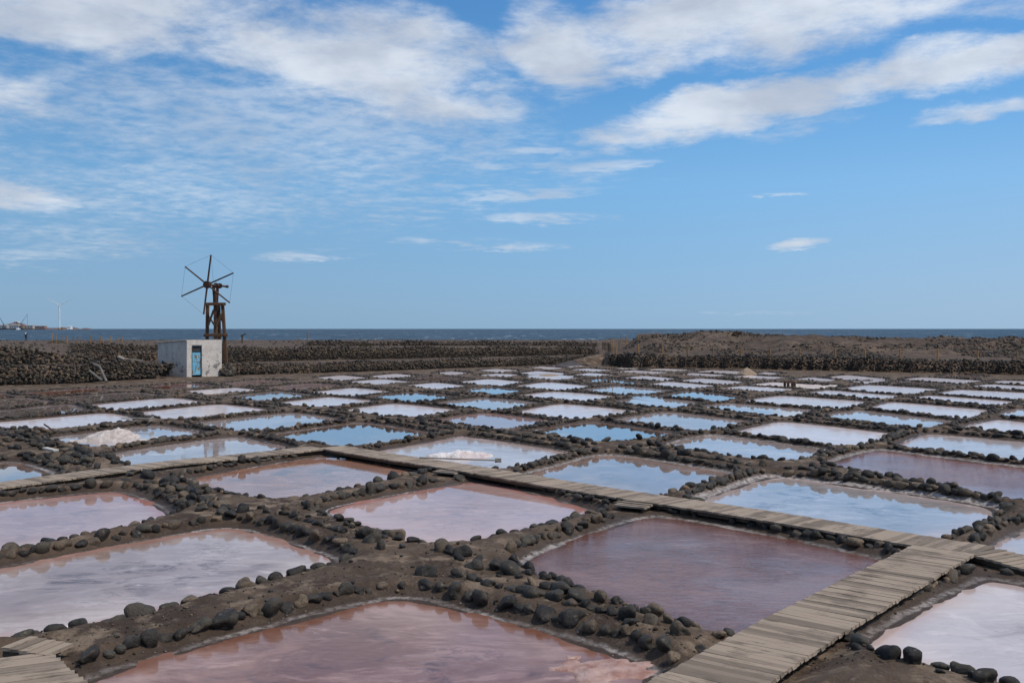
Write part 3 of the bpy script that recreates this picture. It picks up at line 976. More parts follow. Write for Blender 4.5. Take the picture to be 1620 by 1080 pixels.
def build_sea():
    m, b, p = material('sea_water')
    geo = b.n('ShaderNodeNewGeometry').outputs['Position']
    x, y, z = b.sep(geo)
    v = b.map(geo, (0.09, 0.035, 1))
    n1 = b.noise(v, 1.2, 6, 0.65, 0.3)
    n2 = b.noise(b.map(geo, (0.006, 0.0025, 1)), 1.0, 5, 0.6)
    n3 = b.noise(b.map(geo, (0.13, 0.02, 1)), 1.7, 4, 0.6)
    c = b.mix(b.ramp(n2, 0.35, 0.65), (0.010, 0.026, 0.045), (0.020, 0.045, 0.070))
    c = b.mix(b.ramp(n1, 0.40, 0.60, 0.0, 0.9), c, (0.040, 0.078, 0.110))
    foam = b.m('MULTIPLY', b.ramp(n3, 0.635, 0.66), b.ramp(n1, 0.42, 0.52))
    c = b.mix(foam, c, (0.75, 0.78, 0.80))
    b.lk(c, p.inputs['Base Color'])
    p.inputs['Roughness'].default_value = 0.45
    p.inputs['Specular IOR Level'].default_value = 0.10
    b.lk(b.bump(b.m('ADD', n1, n3), 1.0, 2.0), p.inputs['Normal'])
    n = 96
    vs, fs = [(0, 0, -0.6)], []
    rad = [150, 400, 1500, 6000, 20000, 60000]
    for q in rad:
        vs += [(q * math.sin(2 * math.pi * k / n), q * math.cos(2 * math.pi * k / n), -0.6) for k in range(n)]
    fs += [(0, 1 + (k + 1) % n, 1 + k) for k in range(n)]
    for j in range(len(rad) - 1):
        a = 1 + j * n
        fs += [(a + k, a + (k + 1) % n, a + n + (k + 1) % n, a + n + k) for k in range(n)]
    o = obj('sea', mesh_from(vs, fs, 'sea'), m)
    return tag(o, 'dark blue choppy sea reaching the horizon', kind='structure')


build_sea()

# ------------------------------------------------------------------ stones
def stone_meshes(n, sub, seed):
    out = []
    rs = np.random.default_rng(seed)
    for k in range(n):
        bm = bmesh.new()
        bmesh.ops.create_icosphere(bm, subdivisions=sub, radius=0.5)
        V = np.array([v.co[:] for v in bm.verts])
        Fc = np.array([[v.index for v in f.verts] for f in bm.faces])
        bm.free()
        N = V / 0.5
        dsp = np.ones(len(V))
        for _ in range(8):
            a = rs.normal(size=3)
            a /= np.linalg.norm(a)
            f_ = rs.uniform(1.5, 5.5)
            dsp += rs.uniform(-0.30, 0.30) / f_ * np.sin(N @ a * f_ + rs.uniform(0, 6))
        for _ in range(8):           # worn flats and breaks
            a = rs.normal(size=3)
            a /= np.linalg.norm(a)
            t = rs.uniform(0.42, 0.78)
            h = N @ a
            dsp = np.where(h > t, dsp * (1 - 0.80 * (h - t)), dsp)
        q = N * 0.5 * dsp[:, None]
        q = np.sign(q) * np.abs(q / 0.5) ** rs.uniform(0.82, 1.0) * 0.5
        out.append((q, Fc))
    return out


S_NEAR = [mesh_np(v, f, 'stone', True) for v, f in stone_meshes(18, 3, 1)]
S_FAR = [mesh_np(v, f, 'stone', True) for v, f in stone_meshes(12, 2, 2)]
S_RAW = stone_meshes(10, 2, 3)
S_RAW1 = stone_meshes(8, 1, 4)
S_WALL = [mesh_np(v, f, 'stone', True) for v, f in stone_meshes(10, 2, 6)]
for _m in S_NEAR + S_FAR:
    _m.materials.append(STONE)
for _m in S_WALL:
    _m.materials.append(STONE_LO)


def eul(rx, ry, rz):
    cx, sx, cy, sy, cz, sz = math.cos(rx), math.sin(rx), math.cos(ry), math.sin(ry), math.cos(rz), math.sin(rz)
    return np.array([[cy * cz, sx * sy * cz - cx * sz, cx * sy * cz + sx * sz],
                     [cy * sz, sx * sy * sz + cx * cz, cx * sy * sz - sx * cz],
                     [-sy, sx * cy, cx * cy]])


def stone_mass(name, items, parent=None, raw=None, mat=None, origin=(0, 0, 0)):
    """many stones as one mesh; items: (x,y,z, sx,sy,sz, rx,ry,rz)"""
    raw = raw or S_RAW
    Vs, Fs, rn, k = [], [], [], 0
    o3 = np.array(origin)
    for it in items:
        v, f = raw[random.randrange(len(raw))]
        w = (v * np.array(it[3:6])) @ eul(*it[6:9]).T + np.array(it[:3]) - o3
        Vs.append(w)
        Fs.append(f + k)
        k += len(v)
        rn.append(np.full(len(v), random.random()))
    me = mesh_np(np.concatenate(Vs), np.concatenate(Fs), name, True, {'rnd': np.concatenate(rn)})
    return tag(obj(name, me, mat or STONE_A, parent), kind='stuff')


def in_view(x, y, m=140):
    if y < 5:
        return False
    px, py = 810 + x / y * F, 520 + H_EYE / y * F
    return -m < px < 1620 + m and py < 1080 + m + 60


# -- salt pans with their stone edging
class Hash:
    def __init__(s, cell=0.4):
        s.c, s.d = cell, {}

    def near(s, x, y, r):
        i, j = int(x // s.c), int(y // s.c)
        for a in (-1, 0, 1):
            for b_ in (-1, 0, 1):
                for (u, v) in s.d.get((i + a, j + b_), ()):
                    if (u - x) ** 2 + (v - y) ** 2 < r * r:
                        return True
        return False

    def put(s, x, y):
        s.d.setdefault((int(x // s.c), int(y // s.c)), []).append((x, y))


HS = Hash()
LEVEL = 45.0          # beyond this the stones are too small to pick apart


def arc(poly):
    n = np.roll(poly, -1, 0)
    L = np.hypot(*(n - poly).T)
    return np.concatenate([[0], np.cumsum(L)])


def along(poly, cum, s):
    s = s % cum[-1]
    i = min(int(np.searchsorted(cum, s, 'right') - 1), len(poly) - 1)
    a, b_ = poly[i], poly[(i + 1) % len(poly)]
    t = (s - cum[i]) / max(1e-9, cum[i + 1] - cum[i])
    return a + (b_ - a) * t, (b_ - a) / max(1e-9, np.hypot(*(b_ - a)))


def edge_side(nrm):
    """which bank a point with outward normal lies on"""
    ang = math.degrees(math.atan2(nrm[1], nrm[0])) % 360
    if ang < 90:
        return 'TR'
    if ang < 180:
        return 'LT'
    if ang < 270:
        return 'LB'
    return 'RB'


EXTRA = []


def make_brine(i, poly, c, kind, label):
    root = thing('salt_pan', label, 'salt pan', (c[0], c[1], 0), 0, 'shallow brine pans of the salt works')
    # brine surface: rings from just under the bank inwards
    rm = np.mean(np.hypot(*(poly - c).T))
    rings = [1 + 0.22 / rm, 1 + 0.06 / rm, 1 - 0.1 / rm, 1 - 0.25 / rm, 1 - 0.45 / rm, 0.6, 0.3]
    rings = sorted(set(max(0.05, q) for q in rings), reverse=True)
    V = np.concatenate([(poly - c) * q for q in rings] + [np.zeros((1, 2))])
    e = -seg_sdf(V + c, poly)
    n, k = len(poly), len(rings)
    Fc = []
    for j in range(k - 1):
        for a in range(n):
            b2 = (a + 1) % n
            Fc.append((j * n + a, j * n + b2, (j + 1) * n + b2))
            Fc.append((j * n + a, (j + 1) * n + b2, (j + 1) * n + a))
    for a in range(n):
        Fc.append(((k - 1) * n + a, (k - 1) * n + (a + 1) % n, k * n))
    zl = 0.0015 * ((i * 7) % 9 - 4)
    me = mesh_np(np.concatenate([V, np.full((len(V), 1), zl)], 1), Fc, 'brine', True, {'edge': e})
    obj('brine', me, BRINE[kind], root)
    return root


ROOTS = {}


def build_pan(i, extra=False):
    L_, T_, R_, B_, kind, label = PANS[i]
    poly = OUT[i]
    area = 0.5 * np.sum(poly[:, 0] * np.roll(poly[:, 1], -1) - np.roll(poly[:, 0], -1) * poly[:, 1])
    if area < 0:
        poly = poly[::-1]
        OUT[i] = poly
    c = poly.mean(0)
    if extra:
        root = ROOTS[i]
    else:
        ROOTS[i] = root = make_brine(i, poly, c, kind, label)
    # stones
    dist = float(np.hypot(*c))
    s = float(crest_scale(dist))
    cum = arc(poly)
    lst = []
    big = 1.0 if dist < 30 else 0.95

    def row(off_near, off_far, keep, only=None, small=1.0):
        pos = random.uniform(0, 0.3)
        while pos < cum[-1]:
            w = min(0.31, 0.180 * math.exp(random.gauss(0, 0.28))) * big * small
            p, t = along(poly, cum, pos + w / 2)
            pos += w * random.uniform(0.84, 1.02)
            nr = np.array([t[1], -t[0]])
            sd = edge_side(nr)
            if only and sd not in only:
                continue
            if random.random() > keep:
                continue
            f = nr[1] > 0.15
            off = (off_far if f else off_near) + random.uniform(-0.03, 0.04)
            q = p + nr * off
            if not in_view(q[0], q[1]) or HS.near(q[0], q[1], w * 0.48):
                continue
            lst.append([q[0], q[1], w, t, random.uniform(0.72, 1.0), f])
            HS.put(q[0], q[1])
    if not extra:
        row(0.22, 0.28, 0.99)
    elif dist < 62:
        row(0.50, 0.62, 0.88, ('TR',), 1.0)
        row(0.46, 0.58, 0.38, ('LB',), 0.9)
        row(0.80, 0.92, 0.40, ('TR',), 0.9)
    if not lst:
        return
    X = np.array([q[0] for q in lst])
    Y = np.array([q[1] for q in lst])
    do = sdf_all(X, Y, 2.0, skip=i)
    Z, _ = height(X, Y)
    far_items = []
    for q, z, dd in zip(lst, Z, do):
        if dd < (0.30 if extra else 0.10) or walk_dist(q[0], q[1]) < 0.30:
            continue
        x, y, w, t, asp, f = q
        hgt = w * random.uniform(0.60, 1.0) * (0.5 + 0.5 * s)
        if walk_dist(x, y) < 0.60:
            hgt = min(hgt, 0.15)
        sc = (w * 1.14, w * asp * 0.95, hgt * 1.05)
        zz = z + hgt * (random.uniform(0.02, 0.24) if f else random.uniform(0.06, 0.26))
        rz = math.atan2(t[1], t[0]) + random.gauss(0, 0.2)
        rot = (random.gauss(0, 0.22), random.gauss(0, 0.22), rz)
        if math.hypot(x, y) < LEVEL and in_view(x, y, 20):
            ms = S_NEAR if math.hypot(x, y) < 20 else S_FAR
            obj('stone', ms[random.randrange(len(ms))], None, root, (x - c[0], y - c[1], zz), rot, sc)
        else:
            far_items.append((x, y, zz, *sc, *rot))
    if far_items:
        stone_mass('stone_infill' if extra else 'stone_edging', far_items, root, S_RAW, origin=(c[0], c[1], 0))


for i in range(len(PANS)):
    build_pan(i)
for i in range(len(PANS)):
    build_pan(i, True)


# -- stones heaped along the old feeder channels, part of the banks
def channel(px_line, keep, spread, wr=(0.15, 0.30)):
    P = np.array([gpt(px, py, 0.1) for px, py in px_line])
    cum = np.concatenate([[0], np.cumsum(np.hypot(*np.diff(P, axis=0).T))])
    t = 0.0
    lst = []
    while t < cum[-1]:
        w = random.uniform(*wr)
        x, y = np.interp(t, cum, P[:, 0]), np.interp(t, cum, P[:, 1])
        k = min(int(np.searchsorted(cum, t, 'right')) - 1, len(P) - 2)
        d = (P[k + 1] - P[k]) / np.hypot(*(P[k + 1] - P[k]))
        o = random.gauss(0, spread)
        x, y = x - d[1] * o, y + d[0] * o
        t += w * random.uniform(0.85, 1.1)
        if random.random() > keep or HS.near(x, y, w * 0.5):
            continue
        HS.put(x, y)
        lst.append((x, y, w, math.atan2(d[1], d[0])))
    X, Y = np.array([q[0] for q in lst]), np.array([q[1] for q in lst])
    Z, D = height(X, Y)
    for (x, y, w, a_), z, dd in zip(lst, Z, D):
        if dd < 0.25 or walk_dist(x, y) < 0.45:
            continue
        ms = S_NEAR if y < 20 else S_FAR
        h = w * random.uniform(0.6, 0.85)
        obj('stone', ms[random.randrange(len(ms))], None, GROUND, (x, y, z + h * random.uniform(0.1, 0.28)),
            (random.gauss(0, .2), random.gauss(0, .2), a_ + random.gauss(0, .4)), (w * 1.12, w * 0.92, h))


for off in (-9, 0, 9, 17):
    channel([(-20, 664 + off), (40, 682 + off), (95, 706 + off), (148, 727 + off)], 0.8, 0.06)
for off in (-7, 2, 11):
    channel([(-20, 690 + off), (30, 702 + off)], 0.8, 0.06)
channel([(0, 725), (40, 722), (75, 728), (100, 738)], 0.9, 0.05)
channel([(178, 744), (240, 768), (320, 806), (400, 846), (470, 870)], 0.75, 0.10)
channel([(215, 748), (300, 785), (390, 825), (480, 862)], 0.7, 0.10)
channel([(690, 880), (760, 905), (860, 935), (980, 985), (1090, 1010)], 0.8, 0.07)
channel([(1010, 735), (1080, 745), (1160, 752)], 0.6, 0.10)
channel([(1255, 748), (1330, 755), (1420, 768), (1520, 784), (1590, 795)], 0.7, 0.09)
channel([(620, 655), (680, 668), (760, 684), (830, 697)], 0.7, 0.15)
channel([(1000, 690), (1040, 705), (1090, 725)], 0.6, 0.15)


# -- loose pebbles on the banks
def build_pebbles():
    n = 7500
    X = []
    for _ in range(n):
        py = 600 + 480 * random.random() ** 0.8
        px = random.uniform(-40, 1660)
        X.append(gpt(px, py))
    X = np.array(X)
    z, d = height(X[:, 0], X[:, 1])
    it = []
    for (x, y), zz, dd in zip(X, z, d):
        if dd < 0.12:
            continue
        w = random.uniform(0.012, 0.045) * (2.0 if random.random() < 0.08 else 1) * max(1, y / 25)
        it.append((x, y, zz + w * 0.15, w, w * random.uniform(.6, 1), w * random.uniform(.4, .7), 0, 0, random.uniform(0, 6)))
    stone_mass('pebbles', it, None, S_RAW1)['label'] = 'loose pebbles scattered over the mud banks and paths'


build_pebbles()


# ------------------------------------------------------------------ stone walls
def build_wall(w, label, size=(0.15, 0.30), pick=0, x_lim=(-140, 1760), batter=0.16, cap=True, mat=None):
    xs = np.arange(max(w.x0, x_lim[0]), min(w.x1, x_lim[1]), 0.5)
    D = w.depth(xs)
    P = np.stack([(xs - 810) / F * D, D], 1)
    cum = np.concatenate([[0], np.cumsum(np.hypot(*np.diff(P, axis=0).T))])
    mid = P[len(P) // 2]
    root = thing('stone_wall', label, 'wall', (mid[0], mid[1], float(w.bot(xs[len(xs) // 2]))), 0, 'dry stone retaining walls')
    org = (mid[0], mid[1], float(w.bot(xs[len(xs) // 2])))
    items = []
    s = 0.0
    total = cum[-1]
    zmax = float(np.max(w.top(xs) - w.bot(xs)))
    z = 0.0
    while z < zmax + 0.1:
        s = random.uniform(0, 0.2)
        step = random.uniform(size[0], (size[0] + size[1]) / 2) * 0.72
        while s < total:
            d = random.uniform(*size) * (1.3 if random.random() < 0.05 else 1)
            xx = np.interp(s, cum, xs)
            zb, zt = float(w.bot(xx)), float(w.top(xx))
            jz = z + random.uniform(-0.05, 0.05)
            wob = 0.10 * math.sin(s * 0.7) + random.uniform(-0.06, 0.08)
            if jz < zt - zb + wob:
                x = np.interp(s, cum, P[:, 0])
                y = np.interp(s, cum, P[:, 1])
                nx, ny = -x / math.hypot(x, y), -y / math.hypot(x, y)
                back = jz * batter - 0.05 + random.uniform(-0.05, 0.05)
                items.append((x - nx * back, y - ny * back, zb + jz + 0.05, d * 1.08, d * random.uniform(.8, 1.1), d * random.uniform(.66, .95),
                              random.gauss(0, .25), random.gauss(0, .25), random.gauss(0, .5)))
            s += d * random.uniform(0.74, 0.94)
        z += step
    if cap:
        for _ in range(int(total * 4.5)):
            s = random.uniform(0, total)
            xx = np.interp(s, cum, xs)
            x, y = np.interp(s, cum, P[:, 0]), np.interp(s, cum, P[:, 1])
            d = random.uniform(*size) * 0.8
            zt = float(w.top(xx))
            k = random.uniform(0.1, 0.9) + batter * (zt - float(w.bot(xx)))
            items.append((x + x / y * k * 0.1, y + k, zt + d * 0.12, d, d * .9, d * .7, 0, 0, random.uniform(0, 6)))
    items.sort(key=lambda q: -q[3])
    for q in items[:pick]:
        obj('stone', S_WALL[random.randrange(len(S_WALL))], None, root, (q[0] - org[0], q[1] - org[1], q[2] - org[2]), q[6:9], q[3:6])
    stone_mass('stone_facing', items[pick:], root, S_RAW1 if mid[1] > 62 else S_RAW, mat or STONE_L, org)
    return root


build_wall(W1a, 'lower tier of the rounded cobble wall at the left edge', (0.12, 0.29), 150)
build_wall(W1b, 'upper tier of the left cobble wall, sloping down toward the hut', (0.12, 0.30), 150)
build_wall(Wb, 'low cobble wall behind the left wall, ending at the hut', (0.15, 0.26))
build_wall(Wc, 'rearmost low dark cobble wall left of the windmill', (0.15, 0.26))
build_wall(W2a, 'lower long cobble terrace wall right of the hut', (0.12, 0.27))
build_wall(W2b, 'upper long cobble terrace wall right of the windmill', (0.12, 0.27))
build_wall(W2c, 'thin black wall topmost behind the long terraces', (0.16, 0.28), mat=STONE_D)
build_wall(W3, 'long black stone wall at the foot of the gravel mound, right side', (0.15, 0.30), mat=STONE_D)


def build_upland_rocks():
    it = []
    # mound and shore gravel
    xs = []
    for _ in range(14000):
        px = random.uniform(985, 1680)
        dw = float(W3.depth(px))
        D = dw + random.uniform(0.8, 24)
        xs.append(((px - 810) / F * D, D, 0.10, 0.36))
    for _ in range(3800):
        px = random.uniform(-60, 980)
        D = random.uniform(66, 205)
        xs.append(((px - 810) / F * D, D, 0.12, 0.42))
    X = np.array(xs)
    z, d = height(X[:, 0], X[:, 1])
    cl = fbm(X[:, 0], X[:, 1], 0.22, 3, 77)
    for (x, y, a, b_), zz, c in zip(X, z, cl):
        if zz < 0.4 or c < 0.02 + random.uniform(-.12, .12):
            continue
        w = a + (b_ - a) * random.random() ** 2.5
        it.append((x, y, zz + w * 0.1, w, w * random.uniform(.7, 1), w * random.uniform(.5, .8), 0, 0, random.uniform(0, 6)))
    stone_mass('shore_rocks', it, None, S_RAW1)['label'] = 'loose rocks littering the gravel mound and the shore'


build_upland_rocks()

# ------------------------------------------------------------------ boardwalks
def plank_mesh(seed):
    rs = random.Random(seed)
    bm = bmesh.new()
    bmesh.ops.create_cube(bm, size=1.0)
    bmesh.ops.bevel(bm, geom=bm.edges[:], offset=0.03, segments=1, affect='EDGES')
    for v in bm.verts:
        v.co.x += rs.uniform(-0.008, 0.008)
        v.co.z += rs.uniform(-0.04, 0.04)
        v.co.y += rs.uniform(-0.015, 0.015)
    me = bpy.data.meshes.new('plank')
    bm.to_mesh(me)
    bm.free()
    me.materials.append(DECK)
    return me


PLANKS = [plank_mesh(k) for k in range(6)]


def deck_pt(px, py, z):
    x, y = gpt(px, py, z)
    return Vector((x, y, z))


def boardwalk(label, pts, width, pitch=0.132, skew=0.0, sag=0.03, zlegs=True, name='boardwalk', cat='boardwalk', group='plank walkways over the banks'):
    pts = [Vector(p) for p in pts]
    o3 = pts[0].copy()
    root = thing(name, label, cat, o3, 0, group)
    cum = [0.0]
    for a, b_ in zip(pts, pts[1:]):
        cum.append(cum[-1] + (b_ - a).length)

    def at(s):
        k = 0
        while k < len(pts) - 2 and s > cum[k + 1]:
            k += 1
        t = (s - cum[k]) / (cum[k + 1] - cum[k])
        return pts[k].lerp(pts[k + 1], t), (pts[k + 1] - pts[k]).normalized()
    s = pitch / 2
    ph = random.uniform(0, 6)
    side = []
    while s < cum[-1] - pitch * 0.3:
        p, d = at(s)
        ang = math.atan2(d.y, d.x) + math.pi / 2 + skew
        zz = p.z + sag * math.sin(s * 0.9 + ph) + random.gauss(0, 0.002)
        me = PLANKS[random.randrange(len(PLANKS))]
        wob = random.gauss(0, 0.003)
        n = Vector((-d.y, d.x, 0))
        slope = math.asin(max(-1, min(1, d.z)))
        o = obj('plank', me, None, root, p - o3 + Vector((0, 0, zz - p.z)) + n * wob,
                (random.gauss(0, 0.010) + slope, random.gauss(0, 0.003), ang + random.gauss(0, 0.004)),
                (width + random.gauss(0, 0.003), pitch - 0.003, 0.034))
        s += pitch
    # bearers under the planks and short trestle legs
    for q in (-0.36, 0.36):
        mb = MB()
        prev = None
        ss = 0.0
        while ss <= cum[-1] + 1e-6:
            p, d = at(min(ss, cum[-1] - 1e-4))
            n = Vector((-d.y, d.x, 0))
            c = p - o3 + n * (q * width) + Vector((0, 0, sag * math.sin(ss * 0.9 + ph) - 0.053))
            if prev is not None:
                mb.bar(prev, c, 0.05, 0.068)
            prev = c
            ss += min(0.8, max(0.2, cum[-1] / 3))
        mb.build('bearer', BEAM, root)
    if zlegs:
        ss = 0.3
        while ss < cum[-1]:
            p, d = at(ss)
            n = Vector((-d.y, d.x, 0))
            for q in (-0.2, 0.2):
                w = p + n * (q * width)
                g = gz(w.x, w.y)
                if p.z - g > 0.1:
                    MB().bar((w.x - o3.x, w.y - o3.y, g - o3.z - 0.05), (w.x - o3.x, w.y - o3.y, p.z - o3.z - 0.10), 0.07).build('support_leg', BEAM, root)
            ss += 2.2
    return root


boardwalk('wide grey plank boardwalk running from the bottom edge up to the junction at right',
          [deck_pt(*p, ZD) for p in WALK_PX[0]], 0.83, 0.098, 0.0, 0.012)
boardwalk('long plank boardwalk crossing the picture from its bend at left down to the junction',
          [deck_pt(*p, ZD + 0.003) for p in WALK_PX[1]], 0.78, 0.104, 0.0, 0.01)
boardwalk('plank boardwalk from the left edge up to the bend at centre left',
          [deck_pt(*p, ZD - 0.004) for p in WALK_PX[2]], 0.78, 0.104, 0.0, 0.01)


def step(label, p0, z0, p1, z1, width, pitch=0.125):
    boardwalk(label, [deck_pt(*p0, z0), deck_pt(*p1, z1)], width, pitch, 0.0, 0.0, False, 'plank_ramp', 'ramp', 'short plank ramps beside the boardwalks')


step('tiny plank ramp on near side of the long boardwalk, left of the mottled pan', (722, 741), 0.168, (700, 749), 0.125, 0.58)
step('tiny plank ramp on near side of the long boardwalk, above the purple pan', (1014, 792.5), 0.168, (991, 804), 0.125, 0.60)
step('plank ramp dropping to the right edge from the boardwalk junction', (1556, 872.5), 0.168, (1668, 903), 0.12, 0.66)
# lower-left deck, its planks running towards the upper right
e0, e1 = deck_pt(80, 1033, ZD), deck_pt(142, 1085, ZD)
bd = Vector((0.905, 0.425, 0)).normalized()
ed = (e1 - e0).normalized()
root = thing('boardwalk', 'corner of plank deck at the bottom left of the picture', 'boardwalk', e0, 0, 'plank walkways over the banks')
pp = 0.105
nperp = Vector((bd.y, -bd.x, 0))
for k in range(-1, 18):
    tt = (k + 0.5) * pp / abs(ed.dot(nperp))
    end = ed * tt
    Lp = 1.5
    c = end - bd * (Lp / 2)
    if k < 0:
        continue
    obj('plank', PLANKS[k % 6], None, root, c + Vector((0, 0, random.gauss(0, .003))), (0, 0, math.atan2(bd.y, bd.x)), (Lp, pp - 0.004, 0.034))
MB().bar(-bd * 0.18 + ed * 0.06 + Vector((0, 0, -.053)), -bd * 0.18 + ed * 2.0 + Vector((0, 0, -.053)), 0.05, 0.068).build('bearer', BEAM, root)
step('small plank ramp beside the corner deck at bottom left', (24, 1016), 0.20, (104, 1031), 0.165, 0.36, 0.105)

# ------------------------------------------------------------------ hut
def mat_plaster():
    m, b, p = material('whitewash')
    tc = b.n('ShaderNodeTexCoord').outputs['Object']
    n1 = b.noise(tc, 1.6, 5, 0.6)
    n2 = b.noise(tc, 14, 5, 0.7)
    n3 = b.noise(tc, 2.2, 6, 0.68, 0.8)
    _, _, z = b.sep(tc)
    c = b.mix(b.ramp(n1, 0.35, 0.7), (0.76, 0.70, 0.63), (0.62, 0.56, 0.50))
    c = b.mix(b.ramp(n2, 0.48, 0.68, 0, 0.5), c, (0.36, 0.32, 0.29))
    flake = b.m('MULTIPLY', b.ramp(n3, 0.57, 0.63), b.ramp(z, 0.3, 1.6, 1.0, 0.45))
    c = b.mix(b.m('MULTIPLY', flake, 0.85), c, (0.08, 0.075, 0.07))
    b.lk(c, p.inputs['Base Color'])
    p.inputs['Roughness'].default_value = 0.9
    b.lk(b.bump(n2, 1.0, 0.10), p.inputs['Normal'])
    return m


def mat_doorpaint():
    m, b, p = material('door_blue')
    tc = b.n('ShaderNodeTexCoord').outputs['Object']
    n = b.noise(b.map(tc, (3.2, 3.2, 1.6)), 1.6, 6, 0.65, 0.8)
    c = b.mix(b.ramp(b.noise(tc, 3, 4), 0.4, 0.6), (0.12, 0.38, 0.56), (0.18, 0.46, 0.62))
    c = b.mix(b.ramp(n, 0.53, 0.60), c, (0.20, 0.13, 0.07))
    b.lk(c, p.inputs['Base Color'])
    p.inputs['Roughness'].default_value = 0.6
    return m


PLASTER, DOORB = mat_plaster(), mat_doorpaint()
DARK = mat_plain('shade_black', (0.02, 0.02, 0.02), 0.9)
ROOFM = mat_plain('fibre_cement', (0.36, 0.33, 0.29), 0.9, (0.24, 0.21, 0.18), 6, bump=0.01)


def build_hut():
    gx, gy = gpt(295.5, 594.5, 0.16)
    a = R(45)
    root = thing('pump_hut', 'small whitewashed hut with a blue door below the windmill', 'hut', (gx, gy, 0.16), a)
    # local x along the front wall (to the right), local y towards the back; the corner nearest the camera is the origin
    W, Dp, Hh = 2.48, 4.1, 2.28
    t = 0.14
    d0, d1, dh = 0.34, 1.06, 1.97
    mb = MB()

    def panel(x0, x1, y0, y1, z0, z1):
        mb.box(((x0 + x1) / 2, (y0 + y1) / 2, (z0 + z1) / 2), (x1 - x0, y1 - y0, z1 - z0))
    panel(0, d0, 0, t, -0.1, Hh)
    panel(d1, W, 0, t, -0.1, Hh)
    panel(d0, d1, 0.002, t - 0.002, dh, Hh)
    mb.build('front_wall', PLASTER, root, bevel=0.012)
    # side and back, lower towards the back
    for nm, x0, x1 in (('side_wall', 0.003, t), ('side_wall', W - t, W - 0.003)):
        q = MB()
        hb = Hh - 0.18
        q.add([(x0, t, -.1), (x1, t, -.1), (x1, Dp, -.1), (x0, Dp, -.1), (x0, t, Hh - .005), (x1, t, Hh - .005), (x1, Dp, hb), (x0, Dp, hb)],
              [(0, 3, 2, 1), (4, 5, 6, 7), (0, 1, 5, 4), (1, 2, 6, 5), (2, 3, 7, 6), (3, 0, 4, 7)])
        q.build(nm, PLASTER, root)
    MB().box((W / 2, Dp - t / 2, (Hh - .2) / 2 - .05), (W - 2 * t, t, Hh - .1)).build('back_wall', PLASTER, root)
    # corrugated roof sheet
    n = 44
    vs, fs = [], []
    for k in range(n * 2 + 1):
        y = 0.02 + (Dp + 0.06) * k / (2 * n)
        z = Hh + 0.035 - 0.18 * y / Dp + (0.022 if k % 2 else -0.012)
        for x in (-0.07, W + 0.05):
            vs.append((x, y, z))
        for x in (-0.07, W + 0.05):
            vs.append((x, y, z - 0.02))
    for k in range(2 * n):
        o = 4 * k
        fs += [(o, o + 1, o + 5, o + 4), (o + 2, o + 6, o + 7, o + 3), (o, o + 4, o + 6, o + 2), (o + 1, o + 3, o + 7, o + 5)]
    MB().add(vs, fs).build('roof', ROOFM, root)
    # door: frame, two blue panels, louvred vent above
    fr = MB()
    for x in (d0 + .03, d1 - .03):
        fr.box((x, 0.07, dh / 2), (.06, .10, dh))
    fr.box(((d0 + d1) / 2, 0.07, dh - .03), (d1 - d0 - .12, .098, .06))
    fr.build('door_frame', mat_plain('frame_dark', (0.05, 0.10, 0.13), 0.7, (0.09, 0.06, 0.04), 5), root)
    dr = thing('door', 'weathered sky blue door with rusty patches', None)
    dr.parent = root
    dr.location = (0, 0, 0)
    for z0, z1 in ((0.04, 0.86), (0.885, 1.50)):
        MB().box(((d0 + d1) / 2, 0.085, (z0 + z1) / 2), (d1 - d0 - .13, .03, z1 - z0)).build('door_panel', DOORB, dr)
    MB().box(((d0 + d1) / 2, 0.12, 1.71), (d1 - d0 - .13, .02, .42)).build('vent_shade_sheet', DARK, dr)  # solid near-black sheet behind the slats, painting the shade inside the vent
    for k in range(4):
        MB().box(((d0 + d1) / 2, 0.09, 1.56 + k * .095), (d1 - d0 - .13, .05, .018), Matrix.Rotation(R(35), 3, 'X')).build('vent_slat', MATS['frame_dark'], dr)
    return root


build_hut()

